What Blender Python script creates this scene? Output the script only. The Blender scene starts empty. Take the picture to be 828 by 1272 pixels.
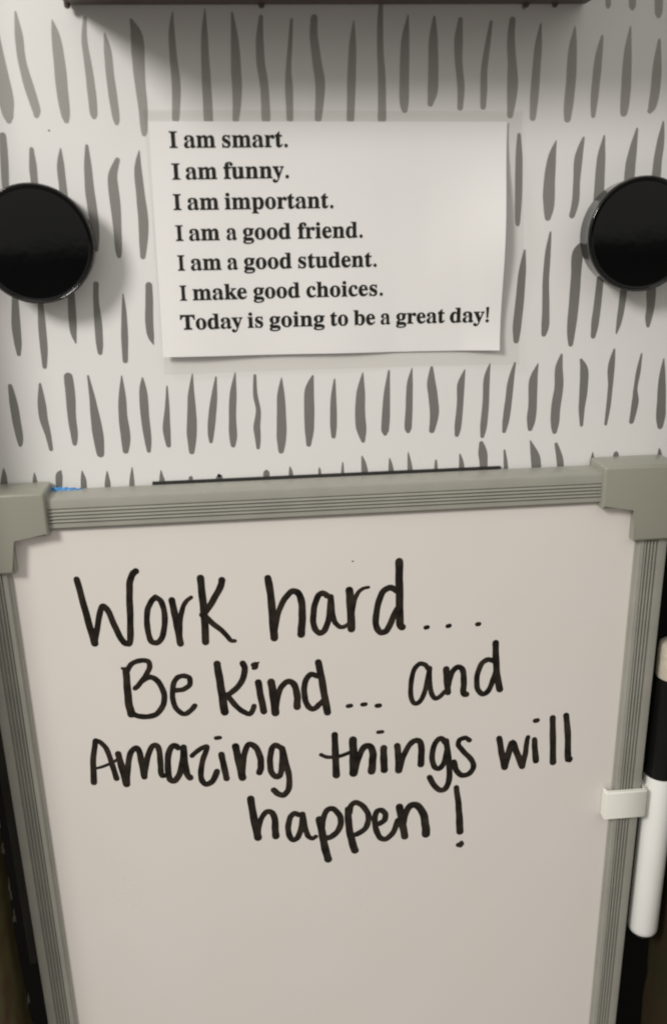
import bpy, bmesh, math, random
from mathutils import Vector, Matrix
random.seed(4)
S = bpy.context.scene
COL = S.collection

# ------------------------------------------------------------ camera, light, exposure
cam_data = bpy.data.cameras.new('camera')
cam = bpy.data.objects.new('camera', cam_data); COL.objects.link(cam)
_p, _y, _r = 0.32615824, -0.08642572, -0.02110156
_right = Vector((math.cos(_y), math.sin(_y), 0))
_fwd = Vector((-math.sin(_y)*math.cos(_p), math.cos(_y)*math.cos(_p), -math.sin(_p)))
_up = _right.cross(_fwd)
_r2 = math.cos(_r)*_right + math.sin(_r)*_up
_u2 = -math.sin(_r)*_right + math.cos(_r)*_up
cam.matrix_world = Matrix(((_r2.x, _u2.x, -_fwd.x, -0.02321075), (_r2.y, _u2.y, -_fwd.y, -0.28639248),
                           (_r2.z, _u2.z, -_fwd.z, 0.0952124), (0, 0, 0, 1)))
cam_data.sensor_fit = 'VERTICAL'; cam_data.sensor_height = 36.0
cam_data.lens = 1100/1272*36
cam_data.clip_start = 0.01; cam_data.clip_end = 50
cam_data.dof.use_dof = True; cam_data.dof.focus_distance = 0.315; cam_data.dof.aperture_fstop = 14
S.camera = cam

world = bpy.data.worlds.new('World'); S.world = world; world.use_nodes = True
wn = world.node_tree.nodes; wl = world.node_tree.links
tc = wn.new('ShaderNodeTexCoord'); sx = wn.new('ShaderNodeSeparateXYZ'); rp = wn.new('ShaderNodeValToRGB')
wl.new(tc.outputs['Generated'], sx.inputs[0]); mp = wn.new('ShaderNodeMapRange'); mp.inputs[1].default_value = -.5; mp.inputs[2].default_value = .5
wl.new(sx.outputs['Z'], mp.inputs[0]); wl.new(mp.outputs[0], rp.inputs[0])
cr_ = rp.color_ramp      # 0..1 stands for -0.5..0.5 of the direction's height: floor, far wall, upper room, ceiling
cr_.elements[0].position = 0.20; cr_.elements[0].color = (0.34, 0.31, 0.28, 1)
cr_.elements[1].position = 1.0; cr_.elements[1].color = (1.0, 0.96, 0.90, 1)
for pos_, c_ in ((.34, (0.10, 0.09, 0.08)), (.457, (0.045, 0.042, 0.04)), (.478, (0.36, 0.35, 0.33)), (.62, (0.48, 0.46, 0.43)), (.80, (0.80, 0.77, 0.72))):
    e_ = cr_.elements.new(pos_); e_.color = (*c_, 1)
bg = wn['Background']; wl.new(rp.outputs[0], bg.inputs[0]); bg.inputs[1].default_value = 1.0

ld = bpy.data.lights.new('ceiling_lamp', 'AREA'); ld.shape = 'DISK'; ld.size = 0.23
ld.energy = 6.6; ld.color = (1.0, 0.965, 0.915)
lamp = bpy.data.objects.new('ceiling_lamp', ld); COL.objects.link(lamp)
lamp.location = (-0.56, -0.56, 0.52)
lamp.rotation_euler = (Vector((0, 0, 0)) - lamp.location).to_track_quat('-Z', 'Y').to_euler()

S.view_settings.view_transform = 'Standard'; S.view_settings.look = 'None'
S.view_settings.exposure = -0.12; S.view_settings.gamma = 1
S.render.film_transparent = False
S.cycles.filter_width = 2.1

MM = 0.001
# ------------------------------------------------------------ traced shapes, in millimetres on their own plane
BRUSH = [
[[-89.98,145.06,0.44],[-90.45,136.38,3.12],[-90.23,128.57,4.39],[-90.11,123.53,2.94],[-90.11,122.3,1.7]],
[[-84.58,150.06,0.55],[-84.43,144.02,2.21],[-84.4,137.89,2.23],[-83.3,131.13,2.7],[-82.05,125.31,2.38],[-82.15,123.6,1.59]],
[[-74.79,148.03,0.33],[-74.27,143.98,2.34],[-74.04,137.83,3.15],[-74.1,130.0,3.29],[-73.92,124.16,2.63],[-73.87,122.12,1.6]],
[[-65.73,148.51,1.0],[-66.45,142.92,1.57],[-66.1,136.74,2.04],[-65.85,129.92,2.4],[-65.84,124.07,2.18],[-65.84,122.99,1.38]],
[[-60.65,144.69,0.34],[-60.24,140.33,2.03],[-60.17,133.56,2.28],[-59.83,127.21,2.41],[-59.55,122.39,1.97],[-59.55,121.2,1.16]],
[[-52.91,147.96,0.9],[-51.7,143.88,3.39],[-51.77,138.72,3.64],[-51.87,132.45,3.1],[-51.61,125.53,2.66],[-51.78,119.58,1.98],[-51.9,118.22,1.4]],
[[-41.13,149.96,0.28],[-41.8,144.87,1.71],[-41.79,137.62,2.18],[-41.57,130.77,2.55],[-42.39,122.19,2.11]],
[[-32.01,150.7,0.28],[-32.51,144.83,1.72],[-32.76,137.57,2.31],[-32.81,129.63,2.68],[-32.87,121.54,2.71]],
[[-24.38,149.67,0.57],[-24.02,142.73,2.19],[-24.04,134.88,2.91],[-24.13,127.94,2.7],[-24.89,121.72,1.89]],
[[-16.23,148.63,1.15],[-16.85,142.7,2.2],[-16.79,136.41,2.45],[-16.06,130.56,2.47],[-15.97,121.89,2.62]],
[[-7.48,147.94,0.81],[-8.19,141.09,1.28],[-8.83,134.77,1.65],[-8.86,130.49,2.25],[-8.88,121.81,2.03]],
[[-0.97,148.33,1.98],[-1.21,143.67,2.34],[-0.35,136.3,2.72],[0.33,130.42,2.86],[-0.49,121.72,2.04]],
[[10.46,147.52,0.35],[10.08,141.52,2.01],[9.67,133.03,2.51],[9.16,121.61,2.3]],
[[18.53,153.94,0.94],[18.21,147.76,1.65],[18.19,139.9,1.9],[18.64,131.88,2.28],[18.62,121.5,2.56]],
[[26.35,149.03,0.35],[25.57,142.5,2.38],[25.37,134.52,2.77],[25.3,126.38,2.79],[25.49,123.91,1.83]],
[[34.06,148.49,0.71],[33.87,142.47,2.63],[34.0,134.46,3.02],[33.9,129.04,3.04],[33.23,125.48,1.71]],
[[41.83,147.79,1.32],[41.37,142.43,2.53],[41.65,136.02,2.18],[42.42,130.06,2.2],[42.32,124.29,1.72]],
[[50.96,147.24,0.84],[50.15,141.33,1.58],[49.35,134.89,1.95],[49.38,128.9,2.09],[49.35,124.49,1.73]],
[[57.33,147.65,1.81],[57.09,142.36,2.31],[57.75,135.92,2.7],[58.14,129.92,3.33],[57.75,122.06,1.87]],
[[65.87,146.57,0.49],[65.46,140.72,2.2],[65.2,134.24,2.47],[64.97,127.11,2.61],[64.79,121.26,1.88]],
[[76.29,145.74,0.49],[75.98,139.59,2.59],[76.04,131.42,2.99],[75.73,124.78,2.89],[75.62,120.85,2.15]],
[[84.77,143.3,0.74],[84.15,137.92,2.24],[83.84,131.36,2.5],[83.64,125.82,2.27],[83.64,121.66,1.39]],
[[93.23,145.68,0.5],[93.02,138.95,2.37],[93.27,131.28,3.02],[93.32,125.72,2.92],[93.23,122.35,2.29]],
[[102.46,142.15,0.88],[102.49,135.62,2.65],[102.59,129.54,3.05],[102.14,124.51,2.68],[101.47,122.83,1.66]],
[[60.35,157.51,1.79],[60.63,151.82,1.69],[60.68,150.78,0.96]],
[[69.94,157.51,1.44],[70.26,152.33,1.33],[70.19,151.55,0.73]],
[[85.47,157.51,1.82],[85.94,151.78,1.59],[86.0,150.94,0.86]],
[[92.77,157.51,2.2],[93.32,151.51,2.09],[93.4,150.61,1.11]],
[[100.84,157.52,2.7],[101.49,149.91,2.35],[101.61,148.69,1.36]],
[[-92.37,118.2,1.93],[-92.74,112.49,2.29],[-93.37,105.32,2.08],[-93.64,100.28,1.74]],
[[-84.67,114.45,1.26],[-84.87,109.62,2.2],[-85.02,105.18,2.09],[-85.31,100.13,2.1]],
[[-76.36,114.45,0.46],[-76.87,110.05,2.09],[-76.93,104.48,2.22],[-76.85,101.1,2.23],[-76.72,97.12,1.77]],
[[-68.75,115.16,0.93],[-69.02,109.93,2.1],[-69.2,102.66,2.71],[-68.92,96.97,2.73],[-68.81,90.62,2.39],[-68.99,85.94,1.2]],
[[-60.28,111.18,1.41],[-62.15,106.47,2.71],[-62.1,99.69,3.09],[-62.12,92.79,2.51],[-62.37,85.79,2.05],[-62.43,83.9,1.33]],
[[-53.72,113.58,0.35],[-54.52,108.59,2.12],[-54.39,100.69,2.62],[-54.22,93.79,3.0],[-54.73,87.97,2.54],[-55.29,83.55,1.58]],
[[60.76,116.51,1.13],[61.06,110.22,2.15],[61.41,100.32,2.31],[61.55,91.99,1.68],[61.62,90.48,1.17]],
[[72.47,114.65,0.38],[71.39,109.49,2.68],[71.05,101.32,3.73],[71.3,95.98,3.5],[71.19,92.39,2.08]],
[[81.06,115.39,0.76],[79.92,109.94,2.56],[79.77,102.94,2.2],[79.79,97.01,2.34],[78.97,92.83,1.83]],
[[87.59,115.88,0.51],[87.11,109.84,2.57],[87.15,102.81,3.12],[87.16,96.88,3.14],[86.87,92.07,2.63]],
[[97.86,117.75,0.64],[97.18,112.59,2.32],[96.68,107.36,3.25],[96.65,102.65,3.26],[96.81,97.89,2.63]],
[[106.02,119.65,0.52],[105.74,114.2,2.33],[105.35,108.4,2.74],[105.36,103.1,2.89],[105.56,96.53,2.64]],
[[-94.52,75.92,1.44],[-95.65,65.05,2.66],[-95.85,58.89,2.32],[-96.03,55.14,1.23]],
[[-87.19,76.32,0.96],[-87.91,63.59,2.32],[-88.2,56.13,2.21],[-88.65,50.98,1.36]],
[[-77.58,79.05,1.69],[-78.33,66.98,2.44],[-78.58,61.44,1.97],[-78.22,58.0,0.37]],
[[-70.17,75.74,1.7],[-70.66,71.04,1.71],[-70.75,64.29,2.34],[-70.95,58.07,2.23],[-71.1,54.8,1.49]],
[[-62.3,72.5,0.37],[-62.55,66.51,1.6],[-63.07,59.07,2.12],[-63.54,52.01,1.63]],
[[-54.2,74.95,2.09],[-54.51,69.96,2.35],[-55.03,63.81,2.49],[-54.91,59.43,2.0],[-54.25,56.77,0.25]],
[[64.23,82.51,0.66],[63.76,76.03,2.38],[63.36,66.59,2.8],[62.86,58.9,2.82],[62.81,54.22,1.89]],
[[72.3,87.83,0.65],[71.83,81.41,1.85],[71.68,72.69,2.13],[72.16,64.42,2.42],[72.3,58.61,2.57],[71.97,56.02,1.63]],
[[82.63,84.54,0.66],[81.55,81.18,3.58],[81.52,74.95,3.34],[81.46,66.07,3.37],[81.15,57.68,3.0],[81.24,52.43,1.64]],
[[89.79,80.98,1.6],[89.7,75.36,2.28],[89.47,67.13,2.44],[89.05,59.39,2.59],[88.72,54.83,1.65]],
[[97.9,75.15,1.35],[97.79,68.81,2.31],[97.55,63.68,2.19],[97.13,59.15,1.78],[96.54,55.56,0.55]],
[[106.91,76.81,1.35],[107.15,68.88,3.14],[107.42,64.04,2.75],[107.11,60.15,2.34],[107.15,57.66,1.24]],
[[-99.99,45.27,1.36],[-99.7,39.97,2.49],[-99.49,33.42,2.63],[-99.24,28.11,2.14],[-99.39,25.98,1.14]],
[[-90.74,45.56,0.75],[-90.97,39.62,2.5],[-90.98,34.39,2.64],[-90.23,29.06,1.9],[-89.86,24.21,1.27]],
[[-81.76,47.54,2.74],[-81.7,42.51,3.01],[-82.08,34.68,2.66],[-81.98,28.7,2.29],[-82.18,25.76,1.41]],
[[-75.61,47.58,0.63],[-75.05,40.96,1.77],[-74.79,35.05,2.79],[-74.45,28.38,3.46],[-74.34,21.97,2.45]],
[[-65.13,47.2,0.38],[-65.57,40.6,2.29],[-65.94,34.03,2.81],[-65.73,27.34,3.09],[-66.17,22.62,1.94]],
[[-58.69,46.32,0.51],[-58.84,41.65,2.55],[-58.95,33.08,2.7],[-58.69,26.36,2.33],[-58.71,22.29,1.3]],
[[-105.61,18.43,0.38],[-105.87,15.57,1.78],[-106.33,12.16,2.3],[-107.52,2.46,2.2]],
[[-96.13,16.48,0.32],[-96.36,13.06,1.54],[-97.55,1.95,1.95]],
[[-87.65,16.77,0.64],[-88.34,15.29,2.19],[-88.8,11.31,2.07],[-89.61,1.54,1.96]],
[[-80.88,16.46,0.32],[-80.73,13.69,1.69],[-80.87,10.58,1.95],[-81.63,1.12,1.97]],
[[-72.81,15.87,0.39],[-73.01,12.63,1.7],[-73.15,10.55,1.96],[-74.0,0.73,1.98]],
[[-64.62,16.87,0.33],[-64.98,13.64,1.31],[-65.26,10.52,1.71],[-66.06,0.32,1.86]],
[[-55.35,15.4,0.33],[-55.34,13.18,1.32],[-55.31,11.09,1.85],[-56.09,-0.2,2.0]],
[[-51.16,43.31,0.51],[-51.62,36.77,1.41],[-52.39,29.46,2.46],[-52.18,23.91,1.57]],
[[-42.82,47.04,0.32],[-43.67,40.41,2.06],[-43.9,34.47,2.85],[-44.37,27.78,3.26],[-44.82,21.4,1.84]],
[[-35.39,45.73,0.51],[-36.47,38.82,2.07],[-37.54,32.21,2.48],[-38.16,27.51,2.1],[-38.35,24.53,1.18]],
[[-29.2,46.87,0.39],[-30.24,39.9,2.21],[-30.88,31.93,2.36],[-30.98,26.53,2.64],[-31.18,22.99,1.59]],
[[-22.92,45.8,0.91],[-23.08,39.63,1.44],[-22.35,34.27,1.58],[-23.07,28.91,2.24],[-22.93,24.82,1.86],[-23.01,21.81,1.2]],
[[-14.38,44.7,0.33],[-14.78,39.31,2.36],[-14.87,31.95,3.04],[-15.13,25.17,3.2],[-15.45,20.37,1.87]],
[[-4.22,44.99,0.66],[-5.47,40.28,3.03],[-5.71,32.26,3.32],[-5.86,26.83,2.94],[-6.2,22.17,1.61]],
[[-45.77,12.59,1.06],[-45.86,11.33,1.46],[-46.72,-0.68,1.61]],
[[-36.44,12.78,1.2],[-36.4,11.23,2.27],[-37.15,-1.18,2.03]],
[[-20.64,13.5,1.21],[-20.71,11.89,2.16],[-21.33,-2.0,2.05]],
[[-12.71,14.68,0.4],[-12.49,11.15,1.63],[-12.77,-2.44,2.06]],
[[-2.91,14.01,0.34],[-2.77,11.4,1.09],[-2.85,-2.96,1.8]],
[[2.85,43.61,0.53],[2.39,37.32,1.86],[2.23,29.22,2.28],[2.14,24.57,1.48]],
[[12.13,45.39,0.4],[11.4,38.98,2.8],[11.12,31.58,3.36],[11.48,26.79,3.38],[12.05,22.63,1.36]],
[[20.75,45.74,0.67],[20.08,38.65,2.01],[19.74,31.23,2.7],[19.46,26.11,2.58],[19.46,24.8,1.5]],
[[28.34,46.32,0.33],[27.65,41.04,2.01],[27.5,33.64,2.3],[27.21,26.81,2.46],[27.22,25.3,1.5]],
[[34.89,46.36,0.94],[34.84,41.44,2.83],[35.6,36.03,3.12],[36.03,30.57,3.0],[35.29,25.23,1.92]],
[[45.95,45.17,0.41],[44.79,40.4,2.44],[44.68,34.32,2.19],[44.19,26.8,2.34],[43.86,23.34,1.52]],
[[54.34,46.86,0.41],[53.43,42.1,2.04],[53.38,33.98,2.2],[52.95,26.43,2.36],[52.61,22.48,1.39]],
[[5.08,15.4,0.41],[4.94,11.04,1.1],[4.77,-3.35,1.67]],
[[11.65,17.21,0.55],[12.49,11.39,2.34],[12.71,-3.76,2.52]],
[[20.96,16.09,0.41],[21.51,10.97,1.94],[21.81,-4.23,2.25]],
[[27.28,17.91,0.34],[28.02,11.02,1.94],[28.56,-4.58,2.4]],
[[36.85,14.66,0.7],[36.91,10.96,1.26],[37.19,-5.03,1.85]],
[[45.08,16.41,0.56],[45.84,11.26,1.96],[46.57,-5.51,2.43]],
[[52.34,20.04,1.53],[52.95,16.63,3.08],[53.5,10.9,2.68],[54.3,-5.91,2.44]],
[[62.75,46.9,0.68],[61.65,41.12,2.06],[61.13,34.36,2.35],[60.57,28.2,2.36],[60.06,23.91,1.4]],
[[70.55,46.3,0.41],[69.27,40.84,2.89],[69.46,33.35,2.92],[69.27,27.84,3.07],[69.03,24.37,1.68]],
[[78.39,49.02,0.82],[77.78,44.57,2.62],[78.16,38.48,3.05],[77.54,31.66,3.22],[77.54,26.11,2.95],[77.59,23.03,1.69]],
[[85.17,47.12,0.97],[86.46,43.59,2.77],[86.74,36.8,2.8],[86.56,30.61,2.11],[86.9,24.89,1.13]],
[[96.3,50.21,0.69],[95.73,44.61,2.37],[95.95,37.82,1.68],[95.81,30.94,1.56],[95.38,24.89,1.0]],
[[105.82,48.42,0.56],[105.29,42.92,1.54],[104.8,36.8,1.41],[105.11,31.96,2.41],[104.42,25.43,1.72]],
[[113.68,46.48,0.42],[113.79,39.89,2.41],[114.36,31.6,3.14],[114.64,26.69,3.3],[114.77,23.3,2.02]],
[[60.48,17.14,0.7],[61.24,10.9,1.56],[61.95,-0.39,1.72]],
[[69.32,20.15,0.42],[71.14,15.1,2.98],[71.94,10.77,3.42],[73.01,-0.94,3.32]],
[[78.42,18.62,1.13],[79.66,14.72,2.14],[80.5,10.37,2.44],[81.68,-1.38,2.47]],
[[91.6,15.05,0.36],[91.72,10.58,1.73],[92.45,-1.91,2.19]],
[[99.83,15.04,0.36],[100.03,12.73,2.17],[101.23,-2.35,2.5]],
[[115.3,15.29,0.58],[115.85,11.29,1.9],[117.31,-3.15,2.23]],
[[-117.39,153.85,0.3],[-117.89,145.71,2.55],[-117.7,136.21,3.19],[-116.79,126.72,2.23]],
[[-110.82,152.57,0.3],[-110.82,143.81,2.27],[-111.18,133.59,2.83],[-110.42,123.37,1.98]],
[[-104.45,150.94,0.3],[-104.56,142.99,2.06],[-103.97,133.73,2.57],[-104.6,124.46,1.8]],
[[-98.05,151.03,0.3],[-97.9,141.28,1.83],[-98.2,129.91,2.29],[-97.86,118.54,1.6]],
[[117.29,150.33,0.3],[117.26,141.3,2.32],[116.88,130.77,2.9],[116.84,120.23,2.03]],
[[124.54,151.81,0.3],[124.81,143.67,2.25],[124.8,134.17,2.82],[124.51,124.68,1.97]],
[[131.45,151.44,0.3],[131.38,143.12,1.98],[130.98,133.41,2.48],[131.72,123.7,1.73]],
[[138.92,152.45,0.3],[138.84,144.5,2.17],[138.44,135.23,2.71],[139.49,125.96,1.9]],
[[-116.44,118.01,0.3],[-116.76,107.9,1.98],[-116.41,96.11,2.48],[-116.15,84.32,1.74]],
[[-109.07,116.03,0.3],[-108.78,106.11,2.78],[-108.56,94.53,3.47],[-108.5,82.96,2.43]],
[[-102.47,117.19,0.3],[-102.63,107.4,2.85],[-101.94,95.98,3.57],[-102.05,84.56,2.5]],
[[116.5,117.72,0.3],[116.17,107.46,1.87],[116.25,95.48,2.34],[116.11,83.51,1.64]],
[[124.05,116.44,0.3],[124.33,107.66,2.38],[124.44,97.43,2.98],[124.12,87.19,2.08]],
[[130.84,119.53,0.3],[130.91,109.36,2.3],[131.36,97.49,2.87],[131.43,85.62,2.01]],
[[138.71,116.53,0.3],[138.31,107.19,2.22],[139.03,96.3,2.77],[138.18,85.41,1.94]],
[[-116.2,84.34,0.3],[-115.68,75.3,2.22],[-116.11,64.74,2.78],[-115.73,54.19,1.95]],
[[-108.34,84.77,0.3],[-108.5,75.03,2.31],[-107.93,63.68,2.89],[-108.31,52.32,2.02]],
[[118.5,85.53,0.3],[117.94,77.25,1.89],[118.76,67.6,2.36],[118.15,57.95,1.65]],
[[125.26,85.91,0.3],[125.35,76.63,2.59],[125.43,65.81,3.23],[124.68,54.99,2.26]],
[[132.93,83.32,0.3],[133.42,73.82,2.22],[132.33,62.74,2.78],[133.5,51.67,1.95]],
[[139.3,84.04,0.3],[139.56,75.24,2.86],[139.88,64.98,3.58],[139.79,54.71,2.51]],
[[-117.03,45.09,0.3],[-116.49,39.29,2.55],[-116.84,32.52,3.19],[-117.22,25.75,2.24]],
[[-109.76,47.13,0.3],[-110.12,41.18,2.54],[-110.33,34.25,3.17],[-110.28,27.31,2.22]],
[[124.95,46.53,0.3],[124.92,40.39,2.26],[125.32,33.23,2.83],[124.54,26.07,1.98]],
[[131.36,48.19,0.3],[131.86,41.91,2.54],[131.65,34.58,3.18],[131.44,27.25,2.22]],
[[139.28,47.0,0.3],[138.87,40.8,1.96],[139.63,33.56,2.46],[139.75,26.33,1.72]],
[[-117.16,22.12,0.3],[-117.43,15.02,2.44],[-116.66,6.74,3.05],[-117.1,-1.54,2.13]],
[[128.01,20.55,0.3],[128.47,13.25,2.16],[128.37,4.74,2.71],[128.2,-3.77,1.89]],
[[134.85,20.33,0.3],[135.35,12.8,2.74],[134.86,4.02,3.42],[134.59,-4.76,2.39]],
[[-116.67,189.68,0.3],[-116.78,181.15,1.89],[-117.09,171.2,2.36],[-116.95,161.25,1.65]],
[[-108.71,191.73,0.3],[-108.4,181.87,2.33],[-109.11,170.37,2.92],[-108.57,158.87,2.04]],
[[-100.76,191.16,0.3],[-100.99,181.11,2.46],[-101.33,169.38,3.08],[-101.03,157.65,2.16]],
[[-93.06,190.11,0.3],[-93.31,180.75,2.66],[-93.5,169.84,3.32],[-92.6,158.92,2.33]],
[[-85.78,188.11,0.3],[-85.47,178.61,2.57],[-86.23,167.53,3.21],[-86.06,156.45,2.25]],
[[-78.28,190.68,0.3],[-78.52,181.85,2.85],[-77.81,171.56,3.56],[-78.72,161.26,2.49]],
[[-71.26,191.97,0.3],[-70.8,182.48,2.61],[-71.11,171.4,3.26],[-71.2,160.33,2.28]],
[[-63.57,190.13,0.3],[-64.17,180.13,2.61],[-63.83,168.46,3.27],[-63.11,156.79,2.29]],
[[-57.16,188.06,0.3],[-56.59,178.78,2.54],[-56.61,167.96,3.17],[-57.01,157.14,2.22]],
[[-49.7,190.12,0.3],[-50.15,180.33,2.54],[-49.55,168.91,3.17],[-50.24,157.48,2.22]],
[[-42.9,189.33,0.3],[-43.05,179.41,2.01],[-42.82,167.83,2.51],[-43.25,156.24,1.76]],
[[-35.88,189.19,0.3],[-35.79,179.64,2.65],[-35.44,168.51,3.31],[-35.89,157.37,2.32]],
[[-28.34,188.38,0.3],[-27.88,179.48,2.12],[-28.34,169.09,2.65],[-28.49,158.7,1.86]],
[[-20.94,191.82,0.3],[-20.74,182.06,2.66],[-20.57,170.68,3.32],[-20.86,159.3,2.33]],
[[-14.04,189.27,0.3],[-14.04,180.6,2.14],[-13.61,170.49,2.67],[-14.36,160.38,1.87]],
[[-7.13,189.05,0.3],[-6.99,179.96,1.83],[-6.7,169.36,2.29],[-6.64,158.76,1.6]],
[[-0.29,188.68,0.3],[-0.66,179.11,2.61],[-0.82,167.96,3.26],[-0.09,156.8,2.28]],
[[6.59,190.09,0.3],[6.15,180.84,2.75],[6.31,170.06,3.44],[6.04,159.28,2.41]],
[[14.03,188.32,0.3],[14.05,178.52,2.44],[13.76,167.09,3.05],[14.48,155.66,2.14]],
[[20.44,190.32,0.3],[19.9,180.57,2.5],[19.97,169.19,3.12],[20.18,157.81,2.18]],
[[35.75,190.29,0.3],[35.34,180.44,2.47],[35.64,168.96,3.09],[35.18,157.48,2.16]],
[[42.74,191.96,0.3],[42.57,183.02,2.5],[42.95,172.6,3.13],[42.54,162.17,2.19]],
[[50.58,189.64,0.3],[50.07,180.96,2.24],[50.38,170.84,2.8],[50.87,160.72,1.96]],
[[57.51,189.79,0.3],[57.97,181.18,2.68],[57.4,171.13,3.35],[56.91,161.09,2.35]],
[[64.48,191.5,0.3],[64.01,182.09,2.02],[64.94,171.11,2.52],[63.98,160.13,1.76]],
[[71.79,190.38,0.3],[72.22,181.87,2.25],[72.39,171.94,2.82],[71.28,162.01,1.97]],
[[78.04,189.04,0.3],[77.54,180.78,2.8],[77.89,171.15,3.5],[78.47,161.52,2.45]],
[[85.08,188.93,0.3],[84.85,180.65,2.01],[85.5,170.99,2.52],[85.0,161.33,1.76]],
[[92.27,189.05,0.3],[91.81,180.11,2.8],[92.52,169.67,3.5],[92.05,159.24,2.45]],
[[99.23,190.88,0.3],[99.21,182.05,2.31],[99.21,171.75,2.88],[98.72,161.45,2.02]],
[[106.13,189.52,0.3],[106.07,180.55,2.08],[106.42,170.09,2.6],[105.62,159.63,1.82]],
[[112.47,190.14,0.3],[111.91,180.87,2.66],[111.88,170.06,3.32],[112.6,159.24,2.32]],
[[119.06,189.98,0.3],[119.13,181.25,1.86],[118.84,171.07,2.32],[119.04,160.89,1.63]],
[[126.82,189.8,0.3],[126.44,180.02,2.09],[126.7,168.62,2.61],[126.58,157.21,1.83]],
[[134.33,188.48,0.3],[134.22,178.93,2.01],[133.99,167.79,2.51],[133.9,156.65,1.76]],
[[-117.55,231.94,0.3],[-117.6,223.59,2.8],[-117.09,213.85,3.49],[-117.93,204.11,2.45]],
[[-110.3,230.73,0.3],[-109.81,221.98,2.45],[-110.4,211.78,3.06],[-110.86,201.57,2.14]],
[[-103.0,231.12,0.3],[-103.17,222.09,2.7],[-103.06,211.55,3.38],[-103.08,201.01,2.36]],
[[-96.63,228.29,0.3],[-97.01,218.9,2.76],[-96.15,207.95,3.44],[-96.84,197.0,2.41]],
[[-89.68,228.17,0.3],[-89.22,219.99,2.4],[-89.52,210.46,3.01],[-90.12,200.92,2.1]],
[[-82.29,228.52,0.3],[-82.42,219.46,2.6],[-82.51,208.88,3.25],[-82.5,198.31,2.27]],
[[-75.56,228.06,0.3],[-75.94,218.51,2.2],[-75.79,207.36,2.75],[-76.12,196.21,1.92]],
[[-68.52,230.33,0.3],[-67.93,220.98,2.26],[-68.94,210.07,2.82],[-68.88,199.16,1.98]],
[[-61.31,229.65,0.3],[-61.29,220.91,2.57],[-61.23,210.71,3.22],[-61.08,200.51,2.25]],
[[-54.35,230.05,0.3],[-54.39,219.99,1.94],[-54.21,208.26,2.43],[-54.03,196.53,1.7]],
[[-47.99,228.46,0.3],[-48.34,219.79,2.51],[-48.55,209.67,3.13],[-48.09,199.55,2.19]],
[[-41.51,230.75,0.3],[-41.43,220.77,2.6],[-41.62,209.12,3.26],[-42.08,197.47,2.28]],
[[-34.53,230.08,0.3],[-34.0,221.35,2.22],[-34.68,211.15,2.77],[-34.81,200.96,1.94]],
[[-27.53,231.74,0.3],[-26.95,223.5,2.28],[-27.5,213.89,2.85],[-27.75,204.27,2.0]],
[[-20.74,230.77,0.3],[-20.5,222.35,2.82],[-20.24,212.54,3.53],[-21.14,202.72,2.47]],
[[-14.5,229.28,0.3],[-14.36,220.23,2.35],[-15.06,209.66,2.94],[-13.98,199.09,2.06]],
[[-8.03,228.74,0.3],[-8.44,220.34,2.19],[-7.77,210.54,2.73],[-8.21,200.74,1.91]],
[[-1.6,229.47,0.3],[-2.12,219.73,2.37],[-1.5,208.37,2.97],[-1.61,197.01,2.08]],
[[5.53,231.0,0.3],[5.86,222.56,2.54],[6.03,212.72,3.18],[5.39,202.87,2.22]],
[[12.13,230.84,0.3],[12.24,220.76,2.85],[11.92,209.01,3.56],[12.64,197.26,2.49]],
[[18.61,230.57,0.3],[18.9,220.77,2.39],[18.52,209.33,2.99],[18.85,197.89,2.09]],
[[25.19,230.72,0.3],[24.74,222.3,1.95],[24.98,212.47,2.44],[24.6,202.64,1.71]],
[[32.66,231.65,0.3],[32.65,221.88,1.81],[32.21,210.49,2.26],[32.74,199.09,1.58]],
[[38.88,231.81,0.3],[38.78,222.78,1.96],[38.65,212.24,2.44],[38.86,201.7,1.71]],
[[45.82,231.87,0.3],[45.88,223.11,1.83],[45.79,212.88,2.29],[45.65,202.66,1.6]],
[[53.75,231.38,0.3],[54.21,222.43,1.91],[54.12,211.99,2.39],[54.26,201.55,1.68]],
[[60.67,228.94,0.3],[60.96,219.77,2.35],[60.24,209.08,2.94],[61.23,198.39,2.06]],
[[67.84,229.16,0.3],[68.24,219.84,1.83],[67.89,208.97,2.29],[67.49,198.1,1.61]],
[[74.13,230.13,0.3],[74.68,220.44,2.03],[74.26,209.13,2.53],[74.15,197.82,1.77]],
[[82.08,229.42,0.3],[81.9,219.91,2.18],[82.11,208.82,2.73],[82.62,197.72,1.91]],
[[88.45,229.6,0.3],[87.93,221.33,2.22],[88.81,211.69,2.78],[88.67,202.05,1.94]],
[[96.38,230.94,0.3],[95.97,222.11,2.45],[96.3,211.81,3.07],[95.91,201.51,2.15]],
[[104.32,230.67,0.3],[104.19,222.02,2.36],[104.79,211.93,2.95],[104.53,201.84,2.07]],
[[111.79,230.5,0.3],[112.21,222.05,2.4],[111.64,212.19,3.0],[111.2,202.33,2.1]],
[[118.55,228.07,0.3],[118.08,218.82,2.29],[118.99,208.03,2.87],[118.25,197.24,2.01]],
[[125.55,228.59,0.3],[125.79,219.43,2.4],[124.96,208.73,3.0],[125.13,198.04,2.1]],
[[132.02,229.23,0.3],[132.3,219.51,2.71],[132.09,208.18,3.39],[131.45,196.85,2.37]],
[[138.73,230.04,0.3],[138.68,220.47,2.19],[138.51,209.3,2.73],[138.77,198.13,1.91]]]
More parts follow.
